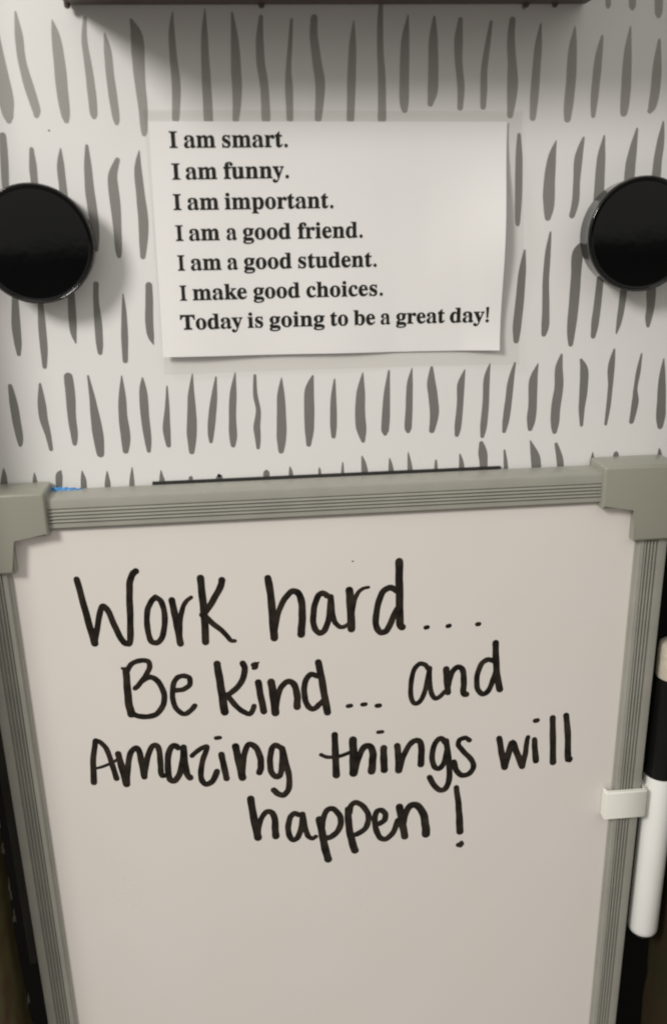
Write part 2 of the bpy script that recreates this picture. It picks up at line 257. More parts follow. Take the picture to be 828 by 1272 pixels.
WRITING = [
["Work",[[[-84.57,-17.64,1.81],[-83.56,-25.1,1.92],[-82.46,-33.29,2.02],[-81.18,-41.41,2.13]],[[-81.17,-41.26,1.73],[-79.69,-35.33,1.74],[-78.06,-29.27,1.75],[-76.93,-27.86,1.77],[-75.49,-30.02,1.8],[-73.76,-36.1,1.83],[-72.0,-40.89,1.87],[-70.51,-42.2,1.89],[-69.41,-41.29,1.91],[-68.69,-34.18,1.92],[-68.07,-24.59,1.92],[-67.47,-19.53,1.93],[-66.31,-16.85,1.94],[-65.24,-15.91,1.96]],[[-59.67,-25.7,1.73],[-57.93,-27.28,1.73],[-57.1,-31.94,1.74],[-57.78,-37.9,1.75],[-59.23,-41.59,1.76],[-61.07,-42.54,1.76],[-62.65,-41.21,1.75],[-63.22,-36.03,1.74],[-62.77,-30.83,1.73],[-61.43,-27.58,1.73],[-59.66,-25.55,1.73]],[[-54.3,-27.06,2.0],[-53.76,-32.15,2.01],[-53.21,-37.44,2.03],[-52.64,-43.41,2.04]],[[-52.81,-42.03,1.76],[-52.27,-35.62,1.62],[-50.91,-30.09,1.48],[-49.38,-27.59,1.34],[-47.82,-26.43,1.2]],[[-44.27,-19.6,2.13],[-44.11,-26.07,2.15],[-43.93,-33.53,2.16],[-44.1,-43.38,2.19]],[[-37.25,-20.75,2.01],[-37.87,-23.13,1.98],[-40.51,-27.77,1.95],[-43.13,-31.7,1.92],[-44.58,-33.11,1.89]],[[-44.24,-33.13,1.89],[-41.08,-36.72,1.73],[-37.86,-39.97,1.57],[-35.64,-43.18,1.41],[-34.22,-43.58,1.24]]]],
["hard...",[[[-21.9,-20.93,2.16],[-21.17,-27.48,2.23],[-20.94,-35.0,2.29],[-20.67,-43.41,2.36]],[[-20.64,-42.65,1.66],[-19.22,-35.11,1.74],[-17.17,-29.97,1.81],[-14.65,-26.76,1.9],[-12.93,-26.35,1.98],[-11.41,-27.93,2.07],[-10.71,-31.87,2.17],[-10.9,-37.92,2.27],[-11.39,-42.64,2.37]],[[-2.01,-28.66,1.86],[-3.36,-27.68,1.86],[-4.96,-28.33,1.86],[-6.44,-32.14,1.87],[-7.07,-37.41,1.88],[-6.47,-40.89,1.88],[-4.76,-42.55,1.89],[-2.98,-41.12,1.89],[-1.48,-36.25,1.88],[-0.84,-29.11,1.87]],[[-0.84,-29.11,1.93],[-0.53,-34.03,1.81],[0.09,-37.87,1.67],[1.58,-40.27,1.54],[3.32,-40.77,1.4],[5.09,-39.73,1.26]],[[5.62,-27.03,2.35],[5.88,-32.92,2.37],[6.11,-41.72,2.39]],[[6.0,-39.79,1.82],[6.79,-32.97,1.6],[8.02,-29.12,1.39],[9.77,-26.98,1.18],[12.2,-26.31,0.97]],[[22.08,-28.26,1.96],[19.5,-26.97,1.95],[16.92,-28.69,1.95],[15.3,-33.51,1.96],[14.57,-39.58,1.97],[15.47,-42.88,1.98],[17.02,-43.76,1.99],[18.8,-42.55,1.99],[20.56,-38.43,1.98],[22.1,-35.08,1.97]],[[22.74,-17.51,2.35],[22.76,-24.18,2.34],[22.94,-33.99,2.32],[23.11,-40.9,2.31],[23.83,-42.11,2.28]],[[32.19,-42.89,1.43],[32.83,-42.78,1.43]],[[39.97,-42.85,1.44],[40.62,-42.74,1.44]],[[50.53,-42.84,1.45],[51.17,-42.73,1.45]]]],
["Be",[[[-71.84,-52.1,2.03],[-71.96,-57.72,2.18],[-72.07,-64.83,2.34],[-71.53,-69.52,2.49]],[[-73.0,-51.4,0.95],[-71.73,-52.42,1.36]],[[-71.49,-52.67,1.63],[-69.67,-49.93,1.63],[-66.65,-48.91,1.63],[-64.17,-49.39,1.63],[-63.73,-51.43,1.63],[-65.07,-54.3,1.64],[-67.87,-58.02,1.64],[-69.37,-59.48,1.64]],[[-66.5,-56.54,1.78],[-64.01,-55.47,1.78],[-61.6,-57.06,1.78],[-59.88,-61.37,1.79],[-60.02,-65.74,1.8],[-62.43,-69.74,1.81],[-65.67,-70.94,1.81],[-69.12,-70.51,1.8],[-71.44,-69.29,1.8]],[[-55.99,-61.26,1.66],[-53.06,-61.08,1.66],[-50.72,-59.43,1.66],[-50.66,-56.75,1.66],[-52.67,-55.81,1.65],[-54.94,-56.59,1.65],[-56.42,-59.64,1.66],[-56.84,-65.18,1.67],[-55.73,-68.88,1.67],[-53.43,-70.84,1.68],[-51.24,-69.79,1.68],[-49.49,-67.82,1.68]]]],
["Kind...",[[[-40.79,-51.96,2.21],[-40.3,-57.65,2.32],[-39.78,-64.05,2.43],[-39.29,-71.19,2.54]],[[-31.93,-52.35,1.95],[-31.37,-55.13,1.92],[-32.88,-59.77,1.89],[-35.71,-62.91,1.86],[-38.05,-64.5,1.82]],[[-37.92,-64.59,1.82],[-35.34,-68.82,1.8],[-32.65,-71.62,1.77],[-30.21,-72.46,1.74],[-28.86,-69.55,1.7]],[[-26.93,-60.21,2.11],[-26.34,-65.86,2.12],[-25.49,-72.01,2.14]],[[-28.24,-53.94,1.26],[-28.48,-53.14,1.25],[-27.35,-52.9,1.26],[-27.42,-54.23,1.26],[-28.27,-54.57,1.26]],[[-27.64,-53.04,0.7],[-26.5,-52.49,0.7]],[[-22.43,-60.37,2.4],[-21.89,-66.19,2.41],[-21.46,-72.89,2.43]],[[-21.08,-70.71,1.71],[-19.92,-64.73,1.8],[-18.02,-61.49,1.89],[-15.87,-60.69,1.98],[-14.23,-62.57,2.08],[-13.52,-66.82,2.19],[-13.73,-71.03,2.29]],[[-6.24,-59.15,1.85],[-8.71,-58.5,1.84],[-10.57,-61.4,1.85],[-10.98,-65.39,1.86],[-10.46,-69.48,1.86],[-9.09,-71.87,1.87],[-7.52,-72.15,1.87],[-5.82,-70.65,1.87],[-4.57,-69.52,1.87]],[[-5.75,-53.79,2.12],[-4.83,-59.41,2.18],[-3.93,-66.72,2.25],[-2.95,-74.15,2.32]],[[4.43,-72.08,1.45],[5.52,-72.0,1.45]],[[9.65,-71.9,1.45],[10.74,-71.82,1.46]],[[14.88,-72.79,1.61],[15.83,-72.7,1.61]]]],
["and",[[[33.46,-59.34,1.6],[31.99,-57.39,1.6],[29.96,-57.09,1.59],[28.1,-59.53,1.6],[27.13,-64.95,1.61],[27.33,-70.68,1.62],[29.03,-72.96,1.62],[31.21,-70.98,1.62],[32.61,-66.16,1.61],[33.75,-59.36,1.6]],[[33.75,-58.96,1.75],[33.83,-64.63,1.7],[34.86,-69.77,1.65],[36.36,-71.36,1.6],[38.18,-70.26,1.54],[39.47,-68.71,1.48]],[[39.79,-59.71,2.05],[40.11,-64.27,2.06],[40.65,-69.21,2.07]],[[40.74,-66.35,1.77],[41.66,-61.95,1.8],[43.29,-59.48,1.84],[45.11,-59.61,1.89],[46.04,-61.61,1.93],[46.32,-66.35,1.98],[46.27,-69.79,2.03],[47.32,-70.53,2.08]],[[56.75,-57.52,1.77],[54.54,-57.05,1.77],[52.4,-58.83,1.77],[51.09,-63.43,1.77],[51.39,-68.36,1.78],[53.33,-70.81,1.79],[55.5,-69.49,1.79],[57.04,-65.09,1.78],[57.82,-62.29,1.78]],[[57.36,-50.53,2.05],[57.77,-57.43,2.11],[58.47,-63.96,2.18],[59.66,-69.38,2.24]]]],
["Amazing",[[[-84.92,-79.19,1.66],[-86.54,-87.32,1.81],[-87.2,-96.34,1.97]],[[-84.83,-79.03,1.52],[-82.76,-80.59,1.6],[-81.2,-83.78,1.67],[-80.05,-89.95,1.76],[-79.16,-95.34,1.84]],[[-85.6,-90.49,0.98],[-82.12,-89.53,1.05],[-77.82,-87.38,1.12]],[[-77.61,-85.15,1.96],[-76.94,-90.64,2.11],[-75.85,-98.01,2.27]],[[-75.65,-97.34,1.85],[-74.84,-91.65,1.86],[-73.6,-85.9,1.87],[-71.68,-83.4,1.89],[-70.35,-84.33,1.92],[-69.82,-89.55,1.96],[-69.35,-95.51,1.99]],[[-69.33,-95.34,1.85],[-67.92,-88.88,1.84],[-66.07,-83.86,1.83],[-64.14,-82.69,1.83],[-63.22,-85.25,1.84],[-63.26,-90.95,1.85],[-63.29,-94.84,1.85],[-62.49,-95.58,1.86]],[[-56.55,-84.38,1.98],[-58.03,-83.35,1.98],[-59.85,-85.78,1.98],[-60.71,-91.16,1.99],[-60.57,-96.69,2.0],[-59.02,-98.1,2.01],[-57.04,-95.71,2.01],[-55.32,-89.93,2.0],[-54.62,-84.29,1.99]],[[-54.52,-84.8,1.85],[-54.53,-90.84,1.95],[-54.16,-95.53,2.06],[-53.2,-97.23,2.16]],[[-51.9,-88.11,1.57],[-49.77,-86.19,1.62],[-47.1,-84.74,1.66],[-46.43,-85.46,1.71],[-48.17,-90.1,1.77],[-49.26,-95.52,1.82],[-48.92,-99.15,1.88],[-47.27,-100.49,1.93],[-44.99,-98.88,1.98],[-43.47,-95.33,2.02]],[[-41.46,-88.39,2.01],[-40.88,-93.26,2.02],[-40.19,-98.7,2.03]],[[-42.93,-81.5,1.42],[-41.57,-81.44,1.43]],[[-36.25,-85.46,2.3],[-35.44,-91.59,2.39],[-34.44,-98.85,2.48]],[[-34.36,-97.22,1.89],[-33.66,-90.89,1.92],[-32.33,-86.11,1.95],[-30.77,-85.07,2.0],[-28.77,-87.08,2.04],[-27.6,-91.4,2.1],[-27.7,-95.22,2.14],[-28.3,-97.14,2.19]],[[-20.09,-87.36,1.96],[-22.22,-86.18,1.96],[-23.61,-88.34,1.96],[-24.26,-93.38,1.97],[-23.79,-97.7,1.98],[-21.89,-99.58,1.98],[-20.5,-97.98,1.98],[-19.79,-92.9,1.97],[-19.59,-87.66,1.96]],[[-19.59,-87.66,1.89],[-18.52,-93.86,1.93],[-17.56,-99.95,1.96],[-17.97,-105.13,2.0],[-19.92,-107.59,2.03],[-21.96,-106.79,2.05],[-23.37,-105.1,2.07]]]],
["things",[[[-0.53,-83.48,2.05],[-0.46,-91.09,2.21],[-0.27,-100.74,2.38]],[[-5.69,-91.51,1.32],[-3.07,-92.76,1.33],[1.36,-92.61,1.33],[5.07,-91.21,1.33],[6.93,-90.42,1.33]],[[6.02,-86.11,2.5],[6.15,-93.35,2.6],[6.06,-100.42,2.69]],[[6.43,-100.71,1.94],[8.0,-93.93,2.03],[9.89,-89.81,2.12],[11.89,-89.21,2.22],[13.21,-91.54,2.33],[13.18,-95.65,2.44],[12.78,-100.12,2.55]],[[17.29,-90.5,2.23],[17.28,-94.27,2.32],[17.5,-100.0,2.41]],[[15.28,-83.73,1.33],[16.82,-83.68,1.33]],[[22.27,-89.97,2.09],[22.73,-94.73,2.25],[22.9,-100.63,2.42]],[[23.28,-100.4,1.81],[24.38,-95.29,1.88],[26.59,-90.32,1.95],[29.03,-88.3,2.02],[30.91,-89.56,2.1],[31.26,-93.71,2.18],[31.09,-98.71,2.27]],[[40.06,-90.13,1.89],[38.52,-88.13,1.88],[36.45,-89.84,1.88],[35.26,-94.9,1.89],[36.02,-99.74,1.9],[38.01,-101.04,1.9],[39.92,-98.32,1.9],[40.86,-92.78,1.89]],[[40.41,-89.31,1.96],[41.58,-98.03,1.98],[41.9,-105.5,1.99],[40.84,-109.58,2.0],[38.95,-110.66,2.0],[36.62,-108.85,1.99],[34.43,-104.6,1.98]],[[49.08,-89.84,1.67],[47.54,-88.68,1.69],[45.45,-89.37,1.72],[45.05,-91.57,1.76],[47.33,-94.86,1.8],[50.09,-98.3,1.84],[50.95,-101.44,1.87],[49.5,-104.13,1.91],[46.84,-104.78,1.94],[44.65,-102.66,1.96],[43.49,-98.62,1.98]]]],
["will",[[[60.27,-89.88,1.98],[61.44,-96.2,2.15],[62.85,-102.44,2.32]],[[62.86,-102.62,2.17],[64.12,-96.42,2.16],[65.3,-92.01,2.15],[67.19,-96.67,2.16],[69.57,-102.83,2.18]],[[69.57,-102.83,2.02],[70.5,-96.94,1.86],[70.8,-92.19,1.69],[71.16,-90.24,1.54]],[[73.66,-91.47,1.85],[74.03,-95.49,2.01],[74.71,-100.8,2.18]],[[73.5,-83.49,1.68],[74.33,-83.39,1.68]],[[80.03,-82.72,1.99],[80.59,-90.82,2.09],[81.35,-102.06,2.19]],[[85.09,-82.1,2.0],[86.25,-90.41,2.12],[86.99,-100.5,2.24],[87.58,-101.17,2.35]]]],
["happen",[[[-31.98,-108.09,2.36],[-31.28,-116.29,2.45],[-30.08,-125.57,2.55]],[[-30.06,-125.21,1.65],[-29.18,-119.16,1.77],[-27.36,-115.22,1.88],[-25.24,-114.35,2.01],[-23.64,-116.99,2.14],[-23.56,-122.38,2.28],[-23.46,-125.56,2.41]],[[-14.5,-116.76,1.95],[-16.35,-116.05,1.95],[-17.91,-117.96,1.95],[-18.75,-122.38,1.96],[-18.14,-126.52,1.97],[-16.52,-127.77,1.97],[-14.79,-125.75,1.97],[-13.49,-120.62,1.96],[-13.23,-117.05,1.95]],[[-13.22,-116.6,2.1],[-12.62,-121.6,1.96],[-11.55,-126.23,1.82],[-9.92,-127.76,1.67],[-8.54,-127.07,1.52]],[[-7.05,-119.41,2.42],[-6.08,-125.84,2.49],[-5.24,-132.34,2.56],[-4.06,-138.02,2.62]],[[-6.01,-123.12,1.97],[-5.38,-118.67,1.98],[-3.95,-115.66,2.0],[-1.91,-115.22,2.02],[0.31,-117.84,2.05],[1.08,-121.06,2.07],[0.02,-125.05,2.1],[-2.69,-127.71,2.12],[-4.46,-128.09,2.14]],[[3.82,-115.92,2.27],[4.01,-123.15,2.39],[4.92,-129.63,2.51],[6.15,-134.92,2.63]],[[4.4,-117.76,1.98],[4.89,-114.67,1.97],[6.65,-113.23,1.97],[9.13,-114.79,1.97],[11.22,-118.39,1.98],[11.35,-122.01,1.99],[9.94,-125.52,2.0],[6.7,-127.59,2.0]],[[14.4,-123.39,2.0],[15.47,-123.49,2.0],[17.46,-122.12,2.0],[17.85,-119.44,1.99],[16.48,-117.61,1.99],[14.72,-117.99,1.99],[13.79,-121.33,1.99],[14.53,-126.87,2.01],[16.21,-130.24,2.01],[18.53,-130.46,2.02],[21.07,-127.48,2.01],[22.6,-122.6,2.01]],[[23.19,-116.59,2.45],[24.14,-123.2,2.47],[25.33,-130.28,2.49]],[[24.68,-124.16,2.17],[25.65,-119.25,2.26],[27.55,-116.45,2.36],[29.85,-116.65,2.46],[32.19,-120.3,2.58],[33.19,-125.86,2.7],[33.48,-130.03,2.82]]]],
["!",[[[44.68,-109.91,1.85],[45.63,-116.99,2.07],[46.18,-123.4,2.3],[46.59,-130.06,2.52]],[[46.19,-136.17,1.9],[47.29,-135.81,1.9]],[[46.99,-136.62,1.59],[47.27,-135.15,1.58]]]]]
PRINT = [
["I",-44.72,114.24,-42.35,114.22],
["am",-40.49,114.21,-31.21,114.14],
["smart.",-29.25,114.13,-9.83,114.0],
["I",-44.58,105.43,-42.16,105.42],
["am",-40.59,105.42,-31.28,105.39],
["funny.",-29.34,105.39,-9.8,105.33],
["I",-44.84,96.83,-42.47,96.81],
["am",-40.67,96.8,-31.26,96.73],
["important.",-29.5,96.72,3.49,96.48],
["I",-44.77,87.94,-42.52,87.93],
["am",-40.8,87.92,-31.55,87.87],
["a",-29.48,87.86,-26.35,87.85],
["good",-24.54,87.84,-9.82,87.76],
["friend.",-7.71,87.75,12.39,87.65],
["I",-44.8,79.21,-42.65,79.19],
["am",-40.88,79.18,-31.54,79.13],
["a",-29.72,79.12,-26.51,79.1],
["good",-24.67,79.09,-9.85,79.0],
["student.",-7.85,78.99,16.72,78.84],
["I",-44.79,70.24,-42.66,70.23],
["make",-40.88,70.22,-24.19,70.14],
["good",-22.19,70.13,-7.61,70.07],
["choices.",-5.61,70.06,18.66,69.95],
["Today",-45.3,61.37,-25.98,61.24],
["is",-24.39,61.23,-19.53,61.19],
["going",-17.58,61.18,-0.09,61.06],
["to",1.71,61.04,7.44,61.0],
["be",9.17,60.99,16.1,60.94],
["a",17.91,60.93,21.03,60.91],
["great",22.9,60.9,38.74,60.79],
["day!",40.37,60.77,52.95,60.69]]
GLYPH = {
"!":[181,[[[71,135],[54,480],[126,480],[109,135]],[[90,-9],[74,-7],[60,1],[51,15],[48,36],[51,57],[60,71],[74,79],[90,81],[106,79],[119,71],[129,57],[132,36],[129,15],[119,1],[106,-7]]]],
".":[180,[[[89,-9],[74,-7],[60,1],[51,15],[48,36],[51,57],[60,71],[74,79],[89,81],[106,79],[119,71],[129,57],[132,36],[129,15],[119,1],[106,-7]]]],
"I":[261,[[[13,0],[13,17],[42,23],[61,32],[72,49],[75,75],[75,387],[72,412],[63,427],[45,435],[13,439],[13,455],[244,455],[244,439],[214,435],[196,427],[186,412],[183,387],[183,77],[184,59],[187,44],[194,34],[206,26],[223,21],[246,17],[246,0]]]],
"T":[423,[[[92,0],[92,17],[123,21],[142,31],[152,50],[156,81],[156,433],[149,433],[116,430],[88,420],[65,403],[47,380],[35,352],[29,318],[11,318],[11,455],[410,455],[410,317],[394,317],[375,382],[333,420],[269,433],[263,433],[263,81],[267,49],[276,30],[296,21],[328,17],[328,0]]]],
"a":[344,[[[255,-10],[226,-5],[208,10],[200,35],[168,11],[133,-4],[95,-9],[64,-4],[40,11],[25,34],[20,63],[25,91],[39,115],[63,136],[98,155],[143,173],[199,190],[199,241],[196,266],[187,282],[171,292],[148,296],[115,290],[104,274],[106,268],[113,257],[121,243],[123,231],[120,215],[110,202],[95,194],[77,191],[59,194],[45,203],[36,218],[33,236],[37,259],[49,278],[69,295],[95,308],[115,314],[137,317],[162,318],[205,315],[239,307],[263,292],[280,271],[290,244],[293,210],[293,62],[293,48],[295,40],[298,36],[304,34],[312,36],[320,42],[329,28],[306,7],[281,-6]],[[151,34],[162,35],[174,41],[187,50],[199,63],[199,169],[154,151],[127,123],[118,84],[122,56],[133,39]]]],
"b":[361,[[[43,-11],[43,388],[41,414],[37,428],[26,436],[8,439],[8,455],[138,455],[138,279],[162,301],[190,314],[221,318],[244,316],[265,310],[284,299],[301,284],[315,266],[326,245],[335,221],[340,195],[342,166],[340,133],[333,103],[323,75],[308,51],[291,30],[270,13],[246,0],[220,-8],[192,-10],[162,-6],[133,7],[105,28],[53,-11]],[[183,14],[204,18],[220,30],[232,49],[239,77],[244,114],[245,160],[244,197],[239,228],[231,251],[212,273],[184,280],[169,277],[155,270],[144,257],[138,242],[138,69],[143,38],[158,20]]]],
"c":[293,[[[156,-10],[131,-8],[108,-1],[87,11],[67,26],[51,45],[38,68],[28,93],[21,120],[19,150],[22,181],[29,210],[40,237],[55,260],[74,280],[96,297],[120,309],[146,317],[175,319],[204,317],[230,310],[250,298],[271,275],[277,245],[275,228],[266,215],[253,207],[236,204],[214,209],[201,225],[196,251],[196,256],[197,261],[197,266],[197,271],[190,290],[169,297],[138,285],[118,248],[112,187],[115,142],[123,105],[137,76],[156,55],[178,42],[204,38],[227,42],[250,53],[271,72],[285,60],[248,21],[205,-2]]]],
"d":[370,[[[140,-10],[117,-8],[97,-1],[78,10],[61,26],[47,44],[35,66],[26,91],[21,118],[19,147],[21,180],[27,210],[36,237],[48,261],[63,281],[81,297],[101,309],[123,316],[146,318],[175,314],[201,301],[223,280],[223,401],[220,419],[212,430],[198,437],[176,439],[176,455],[319,455],[319,75],[320,54],[325,41],[335,32],[353,28],[353,11],[315,8],[271,1],[223,-10],[223,39],[201,12],[173,-5]],[[171,28],[187,31],[202,41],[215,56],[223,76],[223,242],[217,257],[206,270],[191,278],[174,281],[147,273],[130,250],[123,225],[119,193],[118,153],[119,115],[123,83],[130,58],[146,36]]]],
"e":[301,[[[154,-10],[129,-8],[106,-1],[85,10],[66,26],[50,45],[37,69],[27,95],[21,125],[19,157],[21,187],[28,215],[38,240],[51,263],[68,282],[87,298],[109,309],[132,316],[157,318],[193,314],[224,301],[249,280],[268,251],[279,216],[283,173],[283,166],[117,166],[127,97],[154,56],[199,42],[225,47],[248,62],[270,86],[285,73],[248,27],[205,-1]],[[116,192],[201,192],[201,215],[201,241],[198,261],[193,277],[181,292],[161,297],[136,286],[121,255],[116,203]]]],
"f":[214,[[[15,0],[15,16],[30,18],[40,22],[46,27],[50,35],[52,48],[52,73],[52,277],[16,277],[16,310],[52,310],[52,353],[56,386],[67,413],[85,436],[109,452],[139,461],[174,465],[200,463],[222,456],[240,446],[257,425],[263,400],[260,381],[252,367],[239,358],[224,355],[208,358],[195,365],[187,376],[185,391],[187,405],[193,420],[196,426],[197,433],[193,441],[180,443],[163,440],[153,430],[149,413],[148,390],[148,310],[203,310],[203,277],[148,277],[148,65],[150,40],[158,26],[173,18],[199,16],[199,0]]]],
"g":[327,[[[146,-140],[106,-138],[73,-132],[48,-122],[22,-100],[14,-75],[20,-54],[38,-38],[69,-26],[44,-10],[29,9],[24,30],[28,54],[42,74],[57,86],[77,98],[102,110],[58,135],[31,169],[22,212],[27,242],[40,268],[53,282],[69,295],[88,305],[109,312],[132,317],[157,318],[183,317],[208,312],[233,304],[317,304],[317,268],[268,268],[281,248],[289,226],[291,203],[288,176],[276,151],[258,131],[234,116],[215,108],[194,104],[172,103],[164,103],[157,103],[149,104],[142,104],[126,102],[112,94],[104,84],[101,71],[111,55],[141,49],[175,49],[208,48],[236,45],[259,40],[285,29],[303,13],[312,-9],[316,-37],[311,-67],[296,-92],[272,-113],[239,-128],[197,-137]],[[157,124],[178,130],[190,146],[195,163],[198,184],[199,211],[198,238],[195,260],[190,276],[178,292],[157,297],[137,292],[124,276],[118,260],[115,238],[114,211],[115,184],[118,163],[124,146],[137,130]],[[161,-116],[218,-111],[252,-94],[263,-66],[260,-51],[249,-41],[231,-36],[205,-34],[97,-34],[79,-52],[73,-73],[79,-89],[95,-103],[111,-111],[133,-115]]]],
"h":[381,[[[18,0],[18,16],[35,19],[45,26],[51,37],[52,56],[52,399],[51,417],[46,429],[36,437],[19,440],[19,455],[148,455],[148,267],[175,295],[207,313],[243,318],[292,306],[321,271],[330,212],[330,56],[332,38],[337,26],[347,19],[363,16],[363,0],[202,0],[202,16],[207,16],[228,26],[235,56],[235,217],[234,241],[229,258],[219,268],[203,271],[183,267],[164,255],[148,235],[148,56],[149,38],[154,26],[164,19],[180,16],[180,0]]]],
"i":[198,[[[101,362],[81,366],[65,376],[54,393],[50,412],[54,432],[65,449],[81,460],[101,463],[120,460],[137,449],[147,432],[151,412],[147,393],[136,376],[120,366]],[[18,0],[18,16],[35,19],[45,26],[51,37],[52,56],[52,252],[51,272],[47,285],[37,291],[20,293],[21,310],[148,310],[148,56],[150,38],[154,26],[164,19],[180,16],[180,0]]]],
"k":[359,[[[17,0],[17,16],[35,19],[45,26],[51,38],[52,56],[52,398],[51,417],[47,429],[38,436],[20,439],[21,455],[148,455],[148,169],[227,248],[240,264],[244,278],[235,290],[209,293],[206,293],[206,310],[345,310],[345,293],[320,289],[297,278],[275,260],[222,209],[346,34],[360,21],[376,16],[376,0],[211,0],[211,16],[217,16],[234,20],[239,32],[237,40],[232,49],[163,147],[148,134],[148,56],[149,38],[154,26],[164,19],[180,16],[180,0]]]],
"m":[554,[[[18,0],[18,16],[35,19],[45,26],[51,37],[52,56],[52,253],[51,271],[46,284],[36,291],[19,294],[19,310],[146,310],[146,265],[173,294],[204,312],[237,318],[277,312],[305,293],[320,261],[348,293],[381,312],[418,318],[465,306],[494,271],[504,212],[504,56],[505,38],[510,26],[520,19],[536,16],[536,0],[377,0],[377,16],[393,19],[403,26],[408,38],[410,56],[410,217],[408,241],[404,258],[394,268],[377,271],[358,268],[341,256],[324,237],[324,56],[326,38],[331,26],[340,19],[356,16],[356,0],[199,0],[199,16],[215,19],[225,26],[230,38],[232,56],[232,217],[230,241],[226,258],[216,268],[199,271],[180,267],[162,255],[146,235],[146,56],[148,38],[152,27],[162,19],[177,16],[177,0]]]],
"n":[381,[[[18,0],[18,16],[35,19],[45,26],[51,37],[52,56],[52,253],[51,271],[46,284],[36,291],[19,294],[19,310],[148,310],[148,267],[175,296],[207,313],[243,318],[292,306],[321,271],[330,212],[330,56],[332,38],[337,26],[347,19],[363,16],[363,0],[202,0],[202,16],[207,16],[228,26],[235,56],[235,217],[234,241],[229,258],[219,268],[203,271],[183,267],[164,255],[148,235],[148,56],[149,38],[154,26],[164,19],[180,16],[180,0]]]],
"o":[336,[[[169,-10],[140,-8],[114,-1],[90,11],[69,27],[52,47],[38,70],[27,96],[21,124],[19,154],[21,184],[27,213],[38,239],[52,262],[69,281],[90,297],[114,309],[140,316],[168,318],[196,316],[222,309],[245,298],[266,282],[283,263],[298,240],[308,214],[315,185],[317,154],[315,123],[308,94],[298,69],[284,46],[266,26],[245,11],[222,-1],[197,-8]],[[169,11],[193,18],[209,39],[214,56],[217,81],[219,102],[219,126],[220,154],[218,206],[214,245],[208,271],[192,292],[169,299],[144,292],[128,271],[122,245],[118,206],[117,154],[117,127],[118,103],[120,82],[123,56],[128,39],[144,18]]]],
"p":[371,[[[17,-139],[17,-124],[31,-122],[40,-117],[47,-110],[50,-101],[52,-86],[52,-64],[52,243],[51,269],[46,283],[37,291],[19,295],[19,310],[143,310],[143,263],[166,294],[195,313],[230,319],[253,317],[274,310],[293,298],[309,283],[323,264],[335,241],[343,216],[348,189],[350,160],[348,128],[343,99],[334,72],[323,48],[308,28],[291,12],[272,0],[250,-8],[227,-10],[196,-5],[170,9],[148,32],[148,-58],[149,-81],[152,-99],[158,-110],[167,-118],[180,-121],[197,-123],[197,-139]],[[195,28],[222,36],[239,59],[247,84],[251,116],[253,154],[251,192],[247,223],[241,248],[225,270],[199,278],[179,273],[162,259],[148,235],[148,69],[160,46],[176,33]]]],
"r":[287,[[[18,0],[18,16],[35,19],[45,26],[51,37],[52,56],[52,252],[51,273],[46,285],[37,291],[20,293],[21,310],[146,310],[146,252],[158,272],[172,288],[187,301],[210,314],[233,318],[258,315],[275,304],[286,287],[289,266],[287,248],[278,234],[265,225],[248,222],[233,224],[222,231],[214,240],[207,250],[199,257],[189,260],[175,255],[162,241],[152,220],[149,192],[149,56],[152,37],[159,25],[173,19],[197,16],[197,0]]]],
"s":[288,[[[151,-10],[132,-8],[110,-3],[87,6],[80,8],[73,9],[60,4],[51,-9],[36,-9],[36,105],[53,105],[61,79],[72,57],[87,39],[112,21],[140,15],[162,18],[179,27],[189,40],[192,58],[183,84],[156,105],[107,130],[85,142],[68,155],[54,169],[41,193],[37,220],[40,247],[49,270],[65,291],[86,306],[111,316],[141,319],[153,318],[166,316],[181,312],[199,308],[206,306],[213,305],[223,308],[230,319],[244,319],[244,222],[228,222],[220,244],[209,262],[196,277],[174,291],[149,296],[130,294],[116,286],[108,274],[105,259],[107,244],[115,232],[128,222],[146,212],[191,189],[212,178],[229,165],[241,151],[253,127],[257,95],[254,65],[244,39],[228,18],[206,2],[181,-7]]]],
"t":[228,[[[124,-9],[99,-7],[80,-1],[66,10],[56,26],[50,46],[48,71],[48,279],[20,279],[20,300],[46,324],[68,347],[88,369],[105,389],[118,407],[129,424],[144,424],[144,310],[208,310],[208,279],[144,279],[144,82],[146,64],[149,51],[157,43],[168,40],[189,49],[206,75],[222,66],[198,24],[165,-1]]]],
"u":[375,[[[131,-10],[103,-7],[81,2],[65,17],[54,38],[48,65],[46,97],[46,248],[44,268],[39,282],[29,291],[11,294],[11,310],[142,310],[142,74],[144,58],[151,46],[162,38],[177,36],[205,43],[228,66],[228,248],[226,269],[221,283],[209,291],[189,294],[189,310],[324,310],[324,70],[326,51],[331,39],[342,33],[360,30],[360,13],[321,10],[277,3],[228,-10],[228,40],[209,19],[186,3],[160,-7]]]],
"y":[300,[[[52,-140],[29,-137],[10,-125],[-3,-107],[-7,-84],[-4,-67],[5,-53],[18,-43],[36,-40],[51,-42],[64,-49],[72,-61],[75,-76],[74,-81],[74,-87],[77,-96],[86,-99],[99,-92],[114,-74],[122,-60],[129,-44],[135,-26],[140,-5],[36,251],[30,264],[25,275],[19,283],[15,287],[8,292],[-3,293],[-5,293],[-5,310],[162,310],[162,293],[146,292],[136,289],[130,284],[128,275],[130,267],[131,262],[133,257],[185,119],[230,241],[234,251],[236,260],[237,267],[238,274],[236,284],[229,289],[219,292],[203,293],[203,310],[300,310],[300,293],[287,290],[277,281],[268,265],[259,242],[162,-24],[151,-53],[140,-77],[129,-96],[113,-117],[95,-131],[76,-138]]]]}

